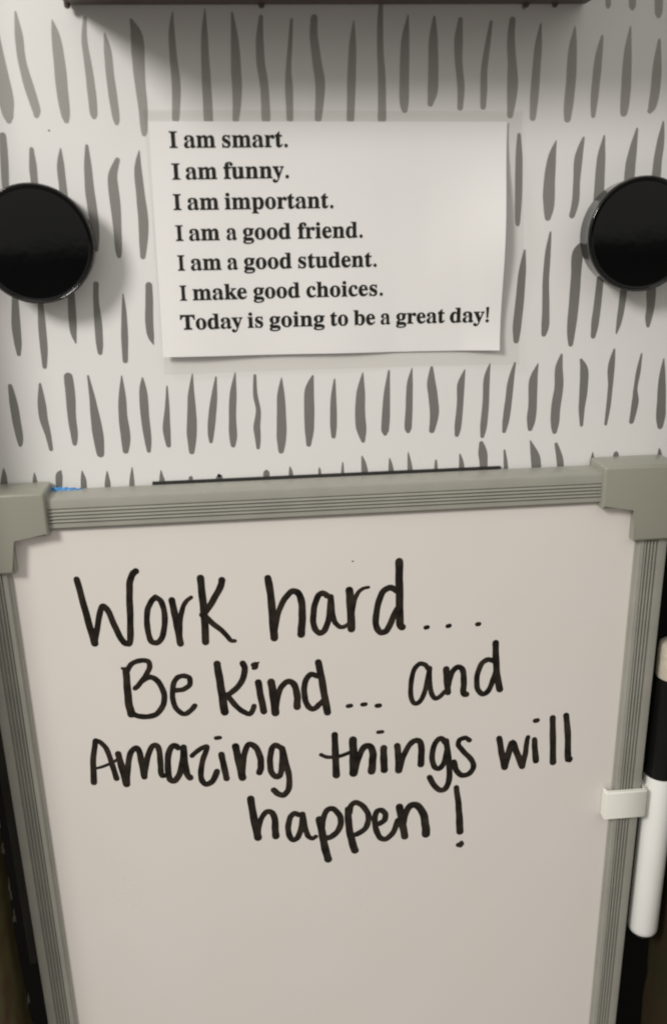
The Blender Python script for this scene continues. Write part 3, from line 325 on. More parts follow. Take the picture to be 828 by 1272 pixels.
# ------------------------------------------------------------ materials
def mat(name, base, rough=0.5, var=0.0, vscale=40.0, bump=0.0, bscale=400.0, coat=0.0, spec=0.5, base2=None, subs=0.0, rvar=0.0, metallic=0.0):
    m = bpy.data.materials.new(name); m.use_nodes = True
    n = m.node_tree.nodes; l = m.node_tree.links; p = n['Principled BSDF']
    p.inputs['Roughness'].default_value = rough
    p.inputs['Specular IOR Level'].default_value = spec
    p.inputs['Coat Weight'].default_value = coat; p.inputs['Coat Roughness'].default_value = .35
    p.inputs['Metallic'].default_value = metallic
    p.inputs['Base Color'].default_value = (*base, 1)
    geo = n.new('ShaderNodeTexCoord')
    if var > 0 or base2:
        ns = n.new('ShaderNodeTexNoise'); ns.inputs['Scale'].default_value = vscale; ns.inputs['Detail'].default_value = 5
        l.new(geo.outputs['Object'], ns.inputs['Vector'])
        cr = n.new('ShaderNodeValToRGB'); l.new(ns.outputs['Fac'], cr.inputs[0])
        b2 = base2 if base2 else tuple(c*(1-var) for c in base)
        cr.color_ramp.elements[0].position = .3; cr.color_ramp.elements[1].position = .7
        cr.color_ramp.elements[0].color = (*b2, 1); cr.color_ramp.elements[1].color = (*base, 1)
        l.new(cr.outputs[0], p.inputs['Base Color'])
    if rvar > 0:
        nr = n.new('ShaderNodeTexNoise'); nr.inputs['Scale'].default_value = vscale*.7; nr.inputs['Detail'].default_value = 6
        l.new(geo.outputs['Object'], nr.inputs['Vector'])
        mr = n.new('ShaderNodeMapRange'); mr.inputs[3].default_value = max(.02, rough-rvar); mr.inputs[4].default_value = rough+rvar
        l.new(nr.outputs['Fac'], mr.inputs[0]); l.new(mr.outputs[0], p.inputs['Roughness'])
    if bump > 0:
        nb = n.new('ShaderNodeTexNoise'); nb.inputs['Scale'].default_value = bscale; nb.inputs['Detail'].default_value = 4
        l.new(geo.outputs['Object'], nb.inputs['Vector'])
        bp = n.new('ShaderNodeBump'); bp.inputs['Strength'].default_value = 1.0; bp.inputs['Distance'].default_value = bump
        l.new(nb.outputs['Fac'], bp.inputs['Height']); l.new(bp.outputs[0], p.inputs['Normal'])
    return m

M = {}
M['liner'] = mat('liner_paper', (0.765, 0.76, 0.742), .42, spec=.6, coat=.7, var=.03, vscale=14, bump=.00025, bscale=28, rvar=.06)
M['brush'] = mat('brush_print', (0.185, 0.18, 0.165), .42, spec=.8, coat=.7, var=.14, vscale=60, bump=.00025, bscale=28)
M['brush_pale'] = mat('brush_print_pale', (0.31, 0.30, 0.275), .42, var=.12, vscale=60, bump=.00025, bscale=28, spec=.8, coat=.7)
M['brush_mid'] = mat('brush_print_mid', (0.22, 0.213, 0.195), .42, var=.12, vscale=60, bump=.00025, bscale=28, spec=.8, coat=.7)
M['paper'] = mat('card_paper', (0.90, 0.90, 0.905), .6, var=.02, vscale=30, bump=.00008, bscale=60)
M['print'] = mat('toner_print', (0.008, 0.0075, 0.007), .6, spec=.15, var=.3, vscale=300)
M['board'] = mat('dry_erase_surface', (0.715, 0.672, 0.642), .30, base2=(0.695, 0.667, 0.622), vscale=22, bump=.00002, bscale=90, rvar=.08)
M['ink'] = mat('marker_ink', (0.005, 0.004, 0.003), .38, spec=.2, base2=(0.032, 0.024, 0.017), vscale=230, rvar=.12)
M['frame'] = mat('frame_plastic', (0.335, 0.33, 0.29), .36, var=.12, vscale=70, rvar=.1, bump=.00004, bscale=500)
M['cap'] = mat('corner_plastic', (0.285, 0.283, 0.232), .32, coat=.4, var=.05, vscale=30, bump=.00005, bscale=350)
M['magnet'] = mat('gloss_black_plastic', (0.002, 0.002, 0.0022), .045, spec=.45, rvar=.04, vscale=90, bump=.00010, bscale=38)
M['magnet_rim'] = mat('gloss_black_rim_plastic', (0.003, 0.003, 0.003), .10, spec=.6, rvar=.05, vscale=90)
M['clip'] = mat('clip_plastic', (0.80, 0.80, 0.73), .35, var=.03, vscale=60)
M['barrel'] = mat('marker_barrel_plastic', (0.80, 0.80, 0.77), .28, var=.02, vscale=40)
M['blackcap'] = mat('marker_cap_plastic', (0.005, 0.005, 0.005), .35, spec=.25)
M['felt'] = mat('eraser_felt', (0.62, 0.57, 0.46), .95, var=.2, vscale=300, bump=.0003, bscale=900)
M['rubber'] = mat('magnet_strip_rubber', (0.02, 0.019, 0.018), .7)
M['strip'] = mat('worn_rubber_strip', (0.045, 0.04, 0.032), .7, var=.4, vscale=60)
M['olive'] = mat('olive_enamel', (0.032, 0.031, 0.013), .6, spec=.2, base2=(0.045, 0.028, 0.016), vscale=45, bump=.0003, bscale=120)  # darker than the left flange: the right flange's shadow is mixed into this colour
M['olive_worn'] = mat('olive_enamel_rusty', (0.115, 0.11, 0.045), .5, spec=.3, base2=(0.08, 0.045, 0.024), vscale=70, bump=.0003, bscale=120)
M['chip'] = mat('chipped_primer', (0.62, 0.60, 0.46), .8, var=.4, vscale=200)
M['dark'] = mat('recess_enamel', (0.004, 0.0038, 0.003), .9, var=.5, vscale=30, spec=.1)  # near black, so the shade inside the recess is painted in
M['blue'] = mat('blue_tape', (0.03, 0.20, 0.52), .45, base2=(0.10, 0.36, 0.68), vscale=180)
M['bin'] = mat('dark_brown_metal', (0.10, 0.075, 0.066), .5, spec=.3, var=.2, vscale=60)

fm = bpy.data.materials.new('laminate_film'); fm.use_nodes = True
n = fm.node_tree.nodes; l = fm.node_tree.links; n.remove(n['Principled BSDF'])
out = n['Material Output']
tr = n.new('ShaderNodeBsdfTransparent'); tr.inputs[0].default_value = (0.945, 0.94, 0.93, 1)
gl = n.new('ShaderNodeBsdfGlossy'); gl.inputs['Roughness'].default_value = .16
df = n.new('ShaderNodeBsdfDiffuse'); df.inputs[0].default_value = (.62, .58, .54, 1)
fr = n.new('ShaderNodeFresnel'); fr.inputs[0].default_value = 1.22
tcf = n.new('ShaderNodeTexCoord'); nz = n.new('ShaderNodeTexNoise'); nz.inputs['Scale'].default_value = 55; nz.inputs['Detail'].default_value = 2
l.new(tcf.outputs['Object'], nz.inputs[0])
bp = n.new('ShaderNodeBump'); bp.inputs['Distance'].default_value = .0012; bp.inputs['Strength'].default_value = .6
l.new(nz.outputs['Fac'], bp.inputs['Height']); l.new(bp.outputs[0], gl.inputs['Normal'])
m1 = n.new('ShaderNodeMixShader'); m1.inputs[0].default_value = .02
l.new(tr.outputs[0], m1.inputs[1]); l.new(df.outputs[0], m1.inputs[2])
m2 = n.new('ShaderNodeMixShader'); l.new(fr.outputs[0], m2.inputs[0]); l.new(m1.outputs[0], m2.inputs[1]); l.new(gl.outputs[0], m2.inputs[2])
l.new(m2.outputs[0], out.inputs[0]); M['film'] = fm

# ------------------------------------------------------------ helpers
def link(name, me, m=None, parent=None, smooth=False):
    o = bpy.data.objects.new(name, me); COL.objects.link(o)
    if m is not None: me.materials.append(m)
    if parent is not None: o.parent = parent
    if smooth:
        for p in me.polygons: p.use_smooth = True
    return o

def from_bm(name, bm, m, parent=None, smooth=False, angle=None):
    bmesh.ops.recalc_face_normals(bm, faces=bm.faces[:])
    me = bpy.data.meshes.new(name); bm.to_mesh(me); bm.free()
    o = link(name, me, m, parent, smooth)
    if angle is not None:
        me.polygons.foreach_set('use_smooth', [True]*len(me.polygons))
        me.set_sharp_from_angle(angle=math.radians(angle))
    return o

def thing(name, label, cat, loc=(0, 0, 0), group=None):
    o = bpy.data.objects.new(name, None); COL.objects.link(o); o.location = Vector(loc)
    o.empty_display_size = .01
    tag(o, label, cat, group)
    return o

def tag(o, label, cat, group=None):
    o['label'] = label; o['category'] = cat
    if group: o['group'] = group

def box(bm, x0, x1, y0, y1, z0, z1, bev=0.0, seg=2):
    r = bmesh.ops.create_cube(bm, size=1)
    for v in r['verts']:
        v.co = Vector(((x0+x1)/2+v.co.x*(x1-x0), (y0+y1)/2+v.co.y*(y1-y0), (z0+z1)/2+v.co.z*(z1-z0)))
    if bev > 0:
        es = list({e for v in r['verts'] for e in v.link_edges})
        bmesh.ops.bevel(bm, geom=es, offset=bev, segments=seg, affect='EDGES', profile=.6)

def lathe(bm, prof, axis='Y', seg=64):
    """prof: (radius, height along axis)"""
    rings = []
    for r, h in prof:
        if r < 1e-7:
            rings.append([bm.verts.new((0, h, 0) if axis == 'Y' else (0, 0, h))]); continue
        ring = []
        for i in range(seg):
            a = 2*math.pi*i/seg; c, s = math.cos(a)*r, math.sin(a)*r
            ring.append(bm.verts.new((c, h, s) if axis == 'Y' else (c, s, h)))
        rings.append(ring)
    for a, b in zip(rings, rings[1:]):
        for i in range(seg):
            j = (i+1) % seg
            if len(a) == 1: bm.faces.new((a[0], b[i], b[j]))
            elif len(b) == 1: bm.faces.new((a[i], b[0], a[j]))
            else: bm.faces.new((a[i], b[i], b[j], a[j]))

def smooth_path(pts, sub):
    """Catmull-Rom through (x, z, w)"""
    P = [pts[0]] + list(pts) + [pts[-1]]; out = []
    for i in range(1, len(P)-2):
        p0, p1, p2, p3 = P[i-1], P[i], P[i+1], P[i+2]
        for j in range(sub):
            t = j/sub
            out.append(tuple(.5*((2*b)+(-a+c)*t+(2*a-5*b+4*c-d)*t*t+(-a+3*b-3*c+d)*t**3) for a, b, c, d in zip(p0, p1, p2, p3)))
    out.append(tuple(pts[-1]))
    return out

def ribbon(verts, faces, pts, y, sub=5, caps=(True, True), wob=0.0, rise=0.0):
    """flat stroke of ink in the XZ plane; x, z, w in mm, y in m"""
    P = smooth_path(pts, sub) if len(pts) > 2 else [tuple(a+(b-a)*k/4 for a, b in zip(pts[0], pts[1])) for k in range(5)]
    P = [(x, z, max(w, .12)) for x, z, w in P]
    L, R = [], []
    ph1, ph2 = random.uniform(0, 9), random.uniform(0, 9)
    for i, (x, z, w) in enumerate(P):
        a, b = P[max(0, i-1)], P[min(len(P)-1, i+1)]
        dx, dz = b[0]-a[0], b[1]-a[1]; d = math.hypot(dx, dz) or 1
        nx, nz = -dz/d, dx/d
        wl_ = w/2*(1+wob*math.sin(ph1+i*.9)); wr = w/2*(1+wob*math.sin(ph2+i*1.1))
        L.append((x+nx*wl_, z+nz*wl_)); R.append((x-nx*wr, z-nz*wr))
    yy = y
    base = len(verts)
    for i, (a, b) in enumerate(zip(L, R)):
        verts.append((a[0]*MM, yy-rise*i, a[1]*MM)); verts.append((b[0]*MM, yy-rise*i, b[1]*MM))
    for i in range(len(L)-1):
        k = base+2*i; faces.append((k, k+1, k+3, k+2))
    for end, on in ((0, caps[0]), (len(P)-1, caps[1])):
        if not on: continue
        c = P[end]; o = P[1] if end == 0 else P[-2]
        ux, uz = c[0]-o[0], c[1]-o[1]; d = math.hypot(ux, uz) or 1; ux /= d; uz /= d
        a, b = L[end], R[end]; cx, cz = (a[0]+b[0])/2, (a[1]+b[1])/2; r = math.hypot(a[0]-b[0], a[1]-b[1])/2
        vx, vz = (a[0]-cx)/(r or 1), (a[1]-cz)/(r or 1)
        k0 = len(verts); yo = yy-rise*end
        idx = [base+2*end]
        for j in range(1, 6):
            t = math.pi*j/6
            verts.append(((cx+(vx*math.cos(t)+ux*math.sin(t))*r)*MM, yo, (cz+(vz*math.cos(t)+uz*math.sin(t))*r)*MM)); idx.append(k0+j-1)
        idx.append(base+2*end+1)
        faces.append(tuple(idx))

def face_camera(me):
    """turn flat print so that its normals point out of the surface (towards -Y)"""
    bm = bmesh.new(); bm.from_mesh(me)
    for f in bm.faces:
        f.normal_update()
        if f.normal.y > 0: f.normal_flip()
    bm.to_mesh(me); bm.free()

# ------------------------------------------------------------ the setting: locker door
bm = bmesh.new(); box(bm, -.40, .40, .040, .043, -.50, .40)
door = from_bm('locker_door', bm, M['dark']); door['kind'] = 'structure'
# door skin behind the liner and its folded side flanges
bm = bmesh.new(); box(bm, -.1265, .1335, .0012, .0024, -.020, .30)
from_bm('door_skin', bm, M['olive'], door)
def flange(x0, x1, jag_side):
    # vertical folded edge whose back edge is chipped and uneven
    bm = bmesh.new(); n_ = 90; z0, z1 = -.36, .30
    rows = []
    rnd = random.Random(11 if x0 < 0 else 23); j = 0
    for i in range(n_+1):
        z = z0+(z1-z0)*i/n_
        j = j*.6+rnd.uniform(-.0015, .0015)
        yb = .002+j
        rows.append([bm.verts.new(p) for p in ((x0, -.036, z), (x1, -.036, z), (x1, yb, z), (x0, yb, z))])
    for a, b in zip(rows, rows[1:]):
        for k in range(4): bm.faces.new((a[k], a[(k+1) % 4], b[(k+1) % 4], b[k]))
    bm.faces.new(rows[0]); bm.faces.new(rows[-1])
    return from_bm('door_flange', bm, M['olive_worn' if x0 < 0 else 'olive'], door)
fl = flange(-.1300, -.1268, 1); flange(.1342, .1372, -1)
# flakes of lighter primer where the paint has chipped along the left flange
bm = bmesh.new(); rnd = random.Random(5)
for zc, ln in ((-.115, .014), (-.131, .006), (-.150, .011), (-.163, .007), (-.1, .006), (-.205, .005)):
    n_ = 9; top = []; bot = []
    for i in range(n_):
        z = zc-ln/2+ln*i/(n_-1); h = math.sin(math.pi*i/(n_-1))
        top.append(bm.verts.new((-.12662, .0028+rnd.uniform(-.0002, .0004), z)))
        bot.append(bm.verts.new((-.12655, .0022-h*.0034*rnd.uniform(.3, 1), z)))
    for i in range(n_-1): bm.faces.new((top[i], top[i+1], bot[i+1], bot[i]))
from_bm('paint_chip', bm, M['chip'], fl)
bm = bmesh.new(); box(bm, -.1236, -.1195, .0015, .0032, -.1868, -.022, .0004)
from_bm('seal_strip', bm, M['strip'], door)

# ------------------------------------------------------------ wallpaper liner and its printed brush marks
bm = bmesh.new()
nx_, nz_ = 60, 70; X0, X1, Z0, Z1 = -.1262, .1330, -.018, .30
grid = [[bm.verts.new((X0+(X1-X0)*i/nx_, 0, Z0+(Z1-Z0)*k/nz_)) for i in range(nx_+1)] for k in range(nz_+1)]
for k in range(nz_):
    for i in range(nx_): bm.faces.new((grid[k][i], grid[k][i+1], grid[k+1][i+1], grid[k+1][i]))
r = bmesh.ops.extrude_face_region(bm, geom=bm.faces[:])
for v in r['geom']:
    if isinstance(v, bmesh.types.BMVert): v.co.y = .0006
liner = from_bm('wallpaper_liner', bm, M['liner'])
tag(liner, 'off white wallpaper sheet with rows of grey brush marks lining the locker door', 'wallpaper')
for k, pts in enumerate(BRUSH):
    v, f = [], []
    ribbon(v, f, pts, -.00006, sub=6, wob=.015)
    me = bpy.data.meshes.new('brush_mark'); me.from_pydata(v, [], f); me.update(); face_camera(me)
    top_ = max(p[1] for p in pts)      # upper rows get paler greys: surface sheen painted into the print
    link('brush_mark', me, M['brush_pale' if top_ > 126 else 'brush_mid' if top_ > 88 else 'brush'], liner)
# a speck of dirt on the paper
bm = bmesh.new(); bmesh.ops.create_uvsphere(bm, u_segments=8, v_segments=5, radius=.00032)
for v in bm.verts: v.co = Vector((v.co.x-.0791, v.co.y*.3-.0001, v.co.z*.8+.1195))
from_bm('dirt_speck', bm, M['brush'], liner)

# ------------------------------------------------------------ laminated card
CARD = [(-50.36, 121.56), (56.77, 120.21), (-51.36, 53.04), (56.71, 51.56)]    # TL TR BL BR
FILM = [(-51.6, 124.6), (61.2, 123.0), (-51.4, 47.6), (63.0, 47.0)]
def lift(x, z):
    """how far (m) the laminated sheet stands off the paper behind it; x, z in mm"""
    t = max(0, min(1, (124-z)/77)); u = max(0, min(1, (x+52)/115))
    bow = .5+.35*math.sin(u*6.1+.6)+.25*math.sin(u*13+1.0)
    right = max(0, (u-.72)/.28)**1.5*(.55+.45*math.sin(t*8-2.2))
    return .0004+.0025*t**1.3*max(.15, bow)+.0042*right
def quad(q, u, t):
    a = [q[0][k]*(1-u)+q[1][k]*u for k in (0, 1)]; b = [q[2][k]*(1-u)+q[3][k]*u for k in (0, 1)]
    return a[0]*(1-t)+b[0]*t, a[1]*(1-t)+b[1]*t
card = thing('affirmation_card', 'laminated white card printed with seven lines of black affirmations on the patterned wallpaper', 'card', (.003, 0, .0515))
def sheet(name, q, off, m, thick=None, nu=90, nt=60, edge=0):
    bm = bmesh.new(); g = []
    for k in range(nt+1):
        row = []
        for i in range(nu+1):
            x, z = quad(q, i/nu, k/nt)
            if edge:
                x += edge*math.sin(k*.35)*(i in (0, nu)); z += edge*math.sin(i*.22)*(k in (0, nt))
            row.append(bm.verts.new((x*MM, -(lift(x, z)+off), z*MM)))
        g.append(row)
    for k in range(nt):
        for i in range(nu): bm.faces.new((g[k][i], g[k][i+1], g[k+1][i+1], g[k+1][i]))
    if thick:
        r = bmesh.ops.extrude_face_region(bm, geom=bm.faces[:])
        for v in r['geom']:
            if isinstance(v, bmesh.types.BMVert): v.co.y += thick
    o = from_bm(name, bm, m, None, angle=40)
    o.parent = card; o.matrix_parent_inverse = Matrix.Translation(-Vector(card.location))
    return o
paper = sheet('paper', CARD, .0, M['paper'], .00025)
film = sheet('laminate_film', FILM, .00022, M['film'])

def yremap(y, ch):
    if ch.isupper() or ch in '.!': return y*1.0
    if y <= 0: return y*.92
    if y <= 318: return y*1.075
    return 342+(y-318)*(478-342)/(464-318) if ch not in 't' else 342+(y-318)*.85
CAPH = 4.57
OFF = .105                   # extra weight of the print; STR makes it heavier on horizontals than on stems
STR = 1.7
SC = (CAPH-2*OFF*.85)/455.0
GLYPH['T'] = [423, [[(8, 455), (4, 318), (30, 312), (62, 392), (96, 410), (158, 412), (158, 58), (150, 40), (96, 30), (96, 0), (328, 0), (328, 30), (272, 40), (264, 58), (264, 412), (326, 410), (360, 392), (392, 312), (418, 318), (414, 455)]]]
def word_mesh(text, x0, z0, x1, z1):
    pen = 0; polys = []; lo, hi = 1e9, -1e9
    for ch in text:
        adv, cs = GLYPH[ch]
        for c in cs:
            pl = [(pen+x, yremap(y, ch)) for x, y in c]
            lo = min(lo, min(p[0] for p in pl)); hi = max(hi, max(p[0] for p in pl))
            polys.append(pl)
        pen += adv
    sxx = (x1-x0-2*OFF/STR)/(hi-lo)
    cu = bpy.data.curves.new('w', 'CURVE'); cu.dimensions = '2D'; cu.fill_mode = 'BOTH'
    for pl in polys:
        sp = cu.splines.new('POLY'); sp.points.add(len(pl)-1); sp.use_cyclic_u = True
        for i, (x, y) in enumerate(pl):
            sp.points[i].co = ((x-lo)*sxx*STR, y*SC, 0, 1)
    cu.offset = OFF
    tmp = bpy.data.objects.new('w', cu); COL.objects.link(tmp)
    dg = bpy.context.evaluated_depsgraph_get()
    me = bpy.data.meshes.new_from_object(tmp.evaluated_get(dg))
    bpy.data.objects.remove(tmp); bpy.data.curves.remove(cu)
    sl = (z1-z0)/(x1-x0)
    for v in me.vertices:
        gx = v.co.x/STR+OFF/STR
        X = x0+gx; Z = z0+v.co.y+OFF*.6+gx*sl
        v.co = Vector((X*MM, -(lift(X, Z)+.00010), Z*MM))
    me.update(); face_camera(me)
    me.name = 'printed_word'
    return me
for t, x0, z0, x1, z1 in PRINT:
    o = link('printed_word', word_mesh(t, x0, z0, x1, z1), M['print'])
    o.parent = card; o.matrix_parent_inverse = Matrix.Translation(-Vector(card.location))
    o['label'] = 'printed black serif word "%s"' % t

# ------------------------------------------------------------ round magnets
def magnet(x, z, r, label):
    t = thing('round_magnet', label, 'magnet', (x, 0, z), 'round black magnets either side of the card')
    bm = bmesh.new(); R = r
    prof = [(R*.95, -.0002), (R*.955, -.0010), (R*.965, -.0060), (R*.98, -.0076), (R*.994, -.0084), (R, -.0090), (R*.998, -.0095), (R*.99, -.0099),
            (R*.978, -.0101), (R*.965, -.0101), (R*.95, -.0098), (R*.938, -.0095)]
    lathe(bm, prof, seg=96); from_bm('rim', bm, M['magnet_rim'], t, smooth=True)
    bm = bmesh.new(); lathe(bm, [(R*.938, -.0095), (R*.93, -.00945), (R*.9, -.00946), (R*.6, -.00948), (0, -.0095)], seg=96)
    from_bm('face', bm, M['magnet'], t, smooth=True)
    bm = bmesh.new(); lathe(bm, [(0, -.0002), (R*.93, -.0002)], seg=96); from_bm('backing', bm, M['rubber'], t)
    return t
magnet(-.0850, .0881, .0170, 'round glossy black magnet to the left of the white card')
magnet(.0983, .0868, .0172, 'round glossy black magnet to the right of the white card')

# ------------------------------------------------------------ magnetic bin above (only its foot line shows)
bn = thing('storage_bin', 'dark brown magnetic bin whose bottom edge shows above the card', 'bin', (0, 0, .1512))
bx0, bx1 = -.0705, .0790
bm = bmesh.new(); box(bm, bx0, bx1, -.040, -.0008, .1515, .1540, .0010, 4)
o = from_bm('floor_plate', bm, M['bin'], None); o.parent = bn; o.matrix_parent_inverse = Matrix.Translation(-Vector(bn.location))
for nm, a in (('back_wall', (bx0, bx1, -.0022, -.0010, .1535, .235)), ('front_wall', (bx0, bx1, -.0400, -.0388, .1535, .205)),
              ('side_wall', (bx0, bx0+.0012, -.0387, -.0023, .1535, .215)), ('side_wall', (bx1-.0012, bx1, -.0387, -.0023, .1535, .215))):
    bm = bmesh.new(); box(bm, *a); o = from_bm(nm, bm, M['bin'], None); o.parent = bn; o.matrix_parent_inverse = Matrix.Translation(-Vector(bn.location))
for x in (-.0698, -.016, .0605, .0690):
    bm = bmesh.new(); lathe(bm, [(0, -.0008), (.0006, -.0006), (.0009, 0), (.0009, .001)], axis='Z', seg=16)
    for v in bm.verts: v.co += Vector((x, -.0026, .1511))
    o = from_bm('foot', bm, M['bin'], None, smooth=True); o.parent = bn; o.matrix_parent_inverse = Matrix.Translation(-Vector(bn.location))

# ------------------------------------------------------------ whiteboard
BW, BH = .105, .280          # half width and height inside the frame
FW = .0110                   # frame width
YS, YF = -.0100, -.0120      # writing surface, frame face
wb = thing('whiteboard', 'small magnetic whiteboard with ribbed grey plastic frame and black handwriting', 'whiteboard', (0, -.001, -BH))
INV = Matrix.Translation(-Vector(wb.location))
def sub(o, p=None):
    if p is None: o.parent = wb; o.matrix_parent_inverse = INV
    else:
        o.parent = p; o.matrix_parent_inverse = Matrix.Identity(4)
    return o
bm = bmesh.new(); box(bm, -BW-.006, BW+.006, YS, -.0030, -BH-.006, .006)
panel = sub(from_bm('board_panel', bm, M['board']))

# frame section: u outwards from the inner edge, s towards the camera from the writing surface
sec = [(0.0, -.3), (0.0, .75), (.15, .95), (.5, 1.0), (.75, 1.1), (.95, 1.75), (1.2, 1.95), (2.55, 2.0)]
u = 2.55
for k in range(4):
    sec += [(u+.06, 1.25), (u+.26, 1.20), (u+.42, 2.0), (u+.52, 2.2), (u+.68, 2.2), (u+1.12, 1.55)]; u += 1.16
sec += [(u+.10, 1.3), (u+.32, 1.3), (u+.42, 2.0), (10.2, 2.0), (10.75, 1.82), (11.0, 1.35), (11.05, -8.2), (6.0, -8.2), (6.0, -.3)]
def bar(fn, a, b, name='frame_bar'):
    """fn(u, s, t) -> point; t runs a..b along the bar"""
    bm = bmesh.new(); ts = [a+(b-a)*i/24 for i in range(25)]
    rings = [[bm.verts.new(fn(u_*MM, s_*MM, t)) for u_, s_ in sec] for t in ts]
    N = len(sec)
    for p, q in zip(rings, rings[1:]):
        for i in range(N): bm.faces.new((p[i], p[(i+1) % N], q[(i+1) % N], q[i]))
    bm.faces.new(rings[0]); bm.faces.new(rings[-1])
    return sub(from_bm(name, bm, M['frame'], angle=35))
bar(lambda u, s, t: (t, YS-s, u), -.100, .100)
bar(lambda u, s, t: (t, YS-s, -BH-u), -.100, .100)
bar(lambda u, s, t: (-BW-u, YS-s, t), -BH+.004, -.004)
bar(lambda u, s, t: (BW+u, YS-s, t), -BH+.004, -.004)

def corner(sx_, sz_):
    """L-shaped moulded cap wrapped over the frame corner; sx_, sz_ = +-1"""
    cx, cz = (BW, 0) if sx_ > 0 else (-BW, 0)
    if sz_ < 0: cz = -BH
    # outline in local (a outward along x, b outward along z), a=b=0 the inner frame corner
    a1, b1 = .0124, .0136
    L = [(-.0143, -.0009), (-.0143, b1), (a1-.0022, b1), (a1-.0006, b1-.0007), (a1, b1-.0024), (a1, -.0131), (-.0023, -.0131), (-.0023, -.0020), (-.0028, -.0012), (-.0036, -.0009)]
    bm = bmesh.new()
    fr_ = [bm.verts.new((a, -.0140, b)) for a, b in L]; bk = [bm.verts.new((a, -.0012, b)) for a, b in L]
    ff = bm.faces.new(fr_); bm.faces.new(bk[::-1]); N = len(L)
    for i in range(N): bm.faces.new((fr_[i], fr_[(i+1) % N], bk[(i+1) % N], bk[i]))
    es = list(ff.edges) + [e for e in bm.edges if (e.verts[0] is fr_[0] and e.verts[1] is bk[0]) or (e.verts[0] is fr_[1] and e.verts[1] is bk[1])]
    bmesh.ops.bevel(bm, geom=es, offset=.0009, segments=5, affect='EDGES', profile=.5)
    for v in bm.verts:
        v.co.x = cx+sx_*v.co.x; v.co.z = cz+sz_*v.co.z
    return sub(from_bm('corner_cap', bm, M['cap'], angle=50))
for a in (-1, 1):
    for b_ in (1, -1): corner(a, b_)

bm = bmesh.new(); box(bm, -.0584, .0591, -.0012, -.0002, .0050, .01185, .0001)
sub(from_bm('magnet_strip', bm, M['rubber']))

k = 0
for name, strokes in WRITING:
    v, f = [], []
    for pts in strokes:
        k += 1
        ribbon(v, f, [(a, b, c*1.17) for a, b, c in pts], YS-.00003-.000004*(k % 9), sub=6, wob=.04, rise=2e-7)
    me = bpy.data.meshes.new('handwritten_word'); me.from_pydata(v, [], f); me.update(); face_camera(me)
    o = link('handwritten_word', me, M['ink'])
    o.parent = panel
    o['label'] = 'handwritten black marker word "%s"' % name

for x_, z_, r_ in ((.0069, -.0165, .00028),):
    bm = bmesh.new(); bmesh.ops.create_uvsphere(bm, u_segments=8, v_segments=5, radius=r_)
    for v in bm.verts: v.co = Vector((v.co.x*1.5+x_, v.co.y*.2+YS, v.co.z*.8+z_))
    o = from_bm('dirt_speck', bm, M['print']); o.parent = panel

# ------------------------------------------------------------ scrap of blue tape behind the frame
bm = bmesh.new(); rnd = random.Random(3)
cols = 14; top = []; bot = []
prof = [.2, .9, 1.4, 1.9, 2.0, 1.7, 1.5, 1.45, 1.2, 1.0, .8, .6, .35, .1]
for i in range(cols):
    x = -.0925+.0118*i/(cols-1); y = -.0022-.0016*math.sin(i*1.3)**2
    bot.append(bm.verts.new((x, y-.0006, .0100))); top.append(bm.verts.new((x+.0002, y, .0112+prof[i]*MM*.5)))
for i in range(cols-1): bm.faces.new((bot[i], bot[i+1], top[i+1], top[i]))
r = bmesh.ops.extrude_face_region(bm, geom=bm.faces[:])
for v in r['geom']:
    if isinstance(v, bmesh.types.BMVert): v.co.y += .0002
o = from_bm('blue_tape', bm, M['blue'], smooth=True)
tag(o, 'small scrap of blue tape peeking over the whiteboard frame beside its left corner', 'tape')

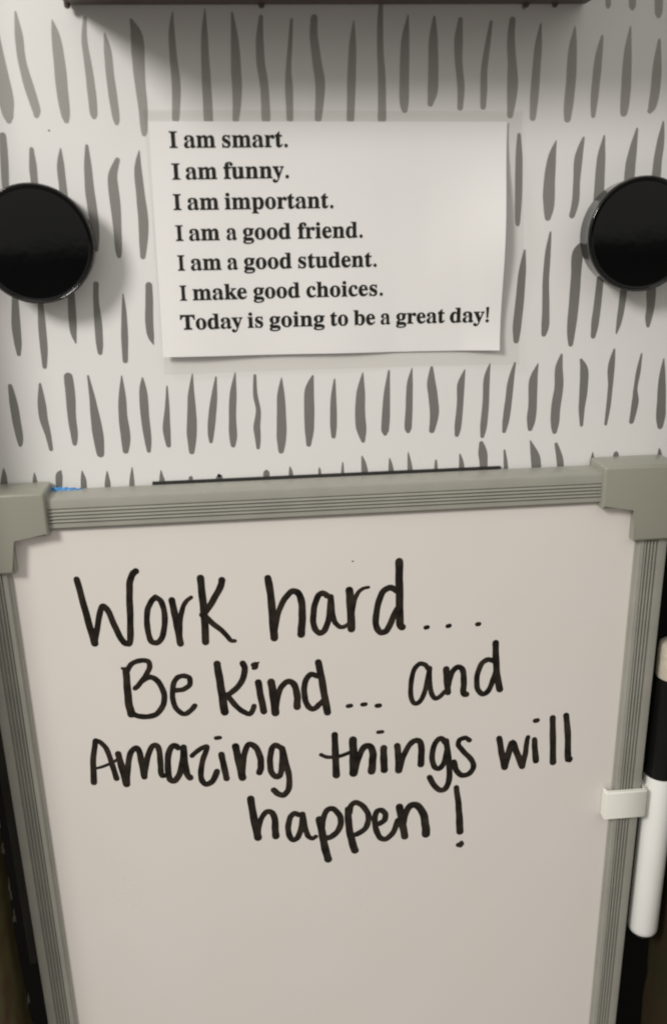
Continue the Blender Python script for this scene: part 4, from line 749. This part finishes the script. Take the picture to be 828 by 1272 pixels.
# ------------------------------------------------------------ marker and its clip on the right frame bar
mk = thing('dry_erase_marker', 'white dry erase marker with black cap and eraser clipped beside the whiteboard', 'marker', (.1249, -.0078, -.187))
def mpart(name, prof, m):
    bm = bmesh.new(); lathe(bm, prof, axis='Z', seg=48)
    return from_bm(name, bm, m, mk, angle=40)
z0 = -.187
def Z(z): return z-z0
mpart('barrel', [(0, Z(-.1865)), (.0050, Z(-.1868)), (.0054, Z(-.1866)), (.0058, Z(-.1858)), (.0059, Z(-.184)), (.0059, Z(-.1118)), (.0054, Z(-.1112))], M['barrel'])
mpart('end_plug', [(0, Z(-.1888)), (.0040, Z(-.1888)), (.0046, Z(-.1882)), (.0047, Z(-.1867)), (0, Z(-.1867))], M['blackcap'])
mpart('cap', [(.0050, Z(-.1117)), (.0061, Z(-.1115)), (.0063, Z(-.1108)), (.0063, Z(-.0720)), (.0061, Z(-.0706)), (.0056, Z(-.0702)), (0, Z(-.0702))], M['blackcap'])
mpart('eraser', [(.0046, Z(-.0701)), (.0054, Z(-.0696)), (.0056, Z(-.0684)), (.0056, Z(-.0580)), (.0052, Z(-.0564)), (.0044, Z(-.0558)), (0, Z(-.0556))], M['felt'])

cl = thing('marker_clip', 'small white plastic clip gripping the right frame bar and the marker', 'clip', (.110, -.012, -.127))
def U_(o): o.parent = cl; o.matrix_parent_inverse = Matrix.Translation(-Vector(cl.location)); return o
sec_ = [(.1014, -.0102), (.1014, -.0136), (.1019, -.0141), (.1171, -.0141), (.1177, -.0136), (.1177, -.0010), (.1168, -.0010), (.1168, -.0127), (.1024, -.0127), (.1024, -.0102)]
bm = bmesh.new()
lo = [bm.verts.new((x, y, -.1268)) for x, y in sec_]; hi = [bm.verts.new((x, y, -.1148)) for x, y in sec_]; N = len(sec_)
f0 = bm.faces.new(lo); f1 = bm.faces.new(hi[::-1])
for i in range(N): bm.faces.new((lo[i], hi[i], hi[(i+1) % N], lo[(i+1) % N]))
bmesh.ops.bevel(bm, geom=list(f0.edges)+list(f1.edges), offset=.00035, segments=3, affect='EDGES')
U_(from_bm('clip_body', bm, M['clip'], angle=50))
# half ring behind the barrel that holds it against the frame
bm = bmesh.new()
ri, ro = .0060, .0070; c0 = Vector((.1249, -.0078, 0)); n_ = 30
a0, a1 = math.radians(-25), math.radians(205)
rings = []
for i in range(n_+1):
    a = a0+(a1-a0)*i/n_; d = Vector((math.cos(a), math.sin(a), 0))
    a_ = c0+d*ri; b_ = c0+d*ro
    rings.append([bm.verts.new((p.x, p.y, z)) for p, z in ((a_, -.1262), (b_, -.1262), (b_, -.1154), (a_, -.1154))])
for p, q in zip(rings, rings[1:]):
    for i in range(4): bm.faces.new((p[i], p[(i+1) % 4], q[(i+1) % 4], q[i]))
bm.faces.new(rings[0]); bm.faces.new(rings[-1])
U_(from_bm('barrel_ring', bm, M['clip'], angle=50))
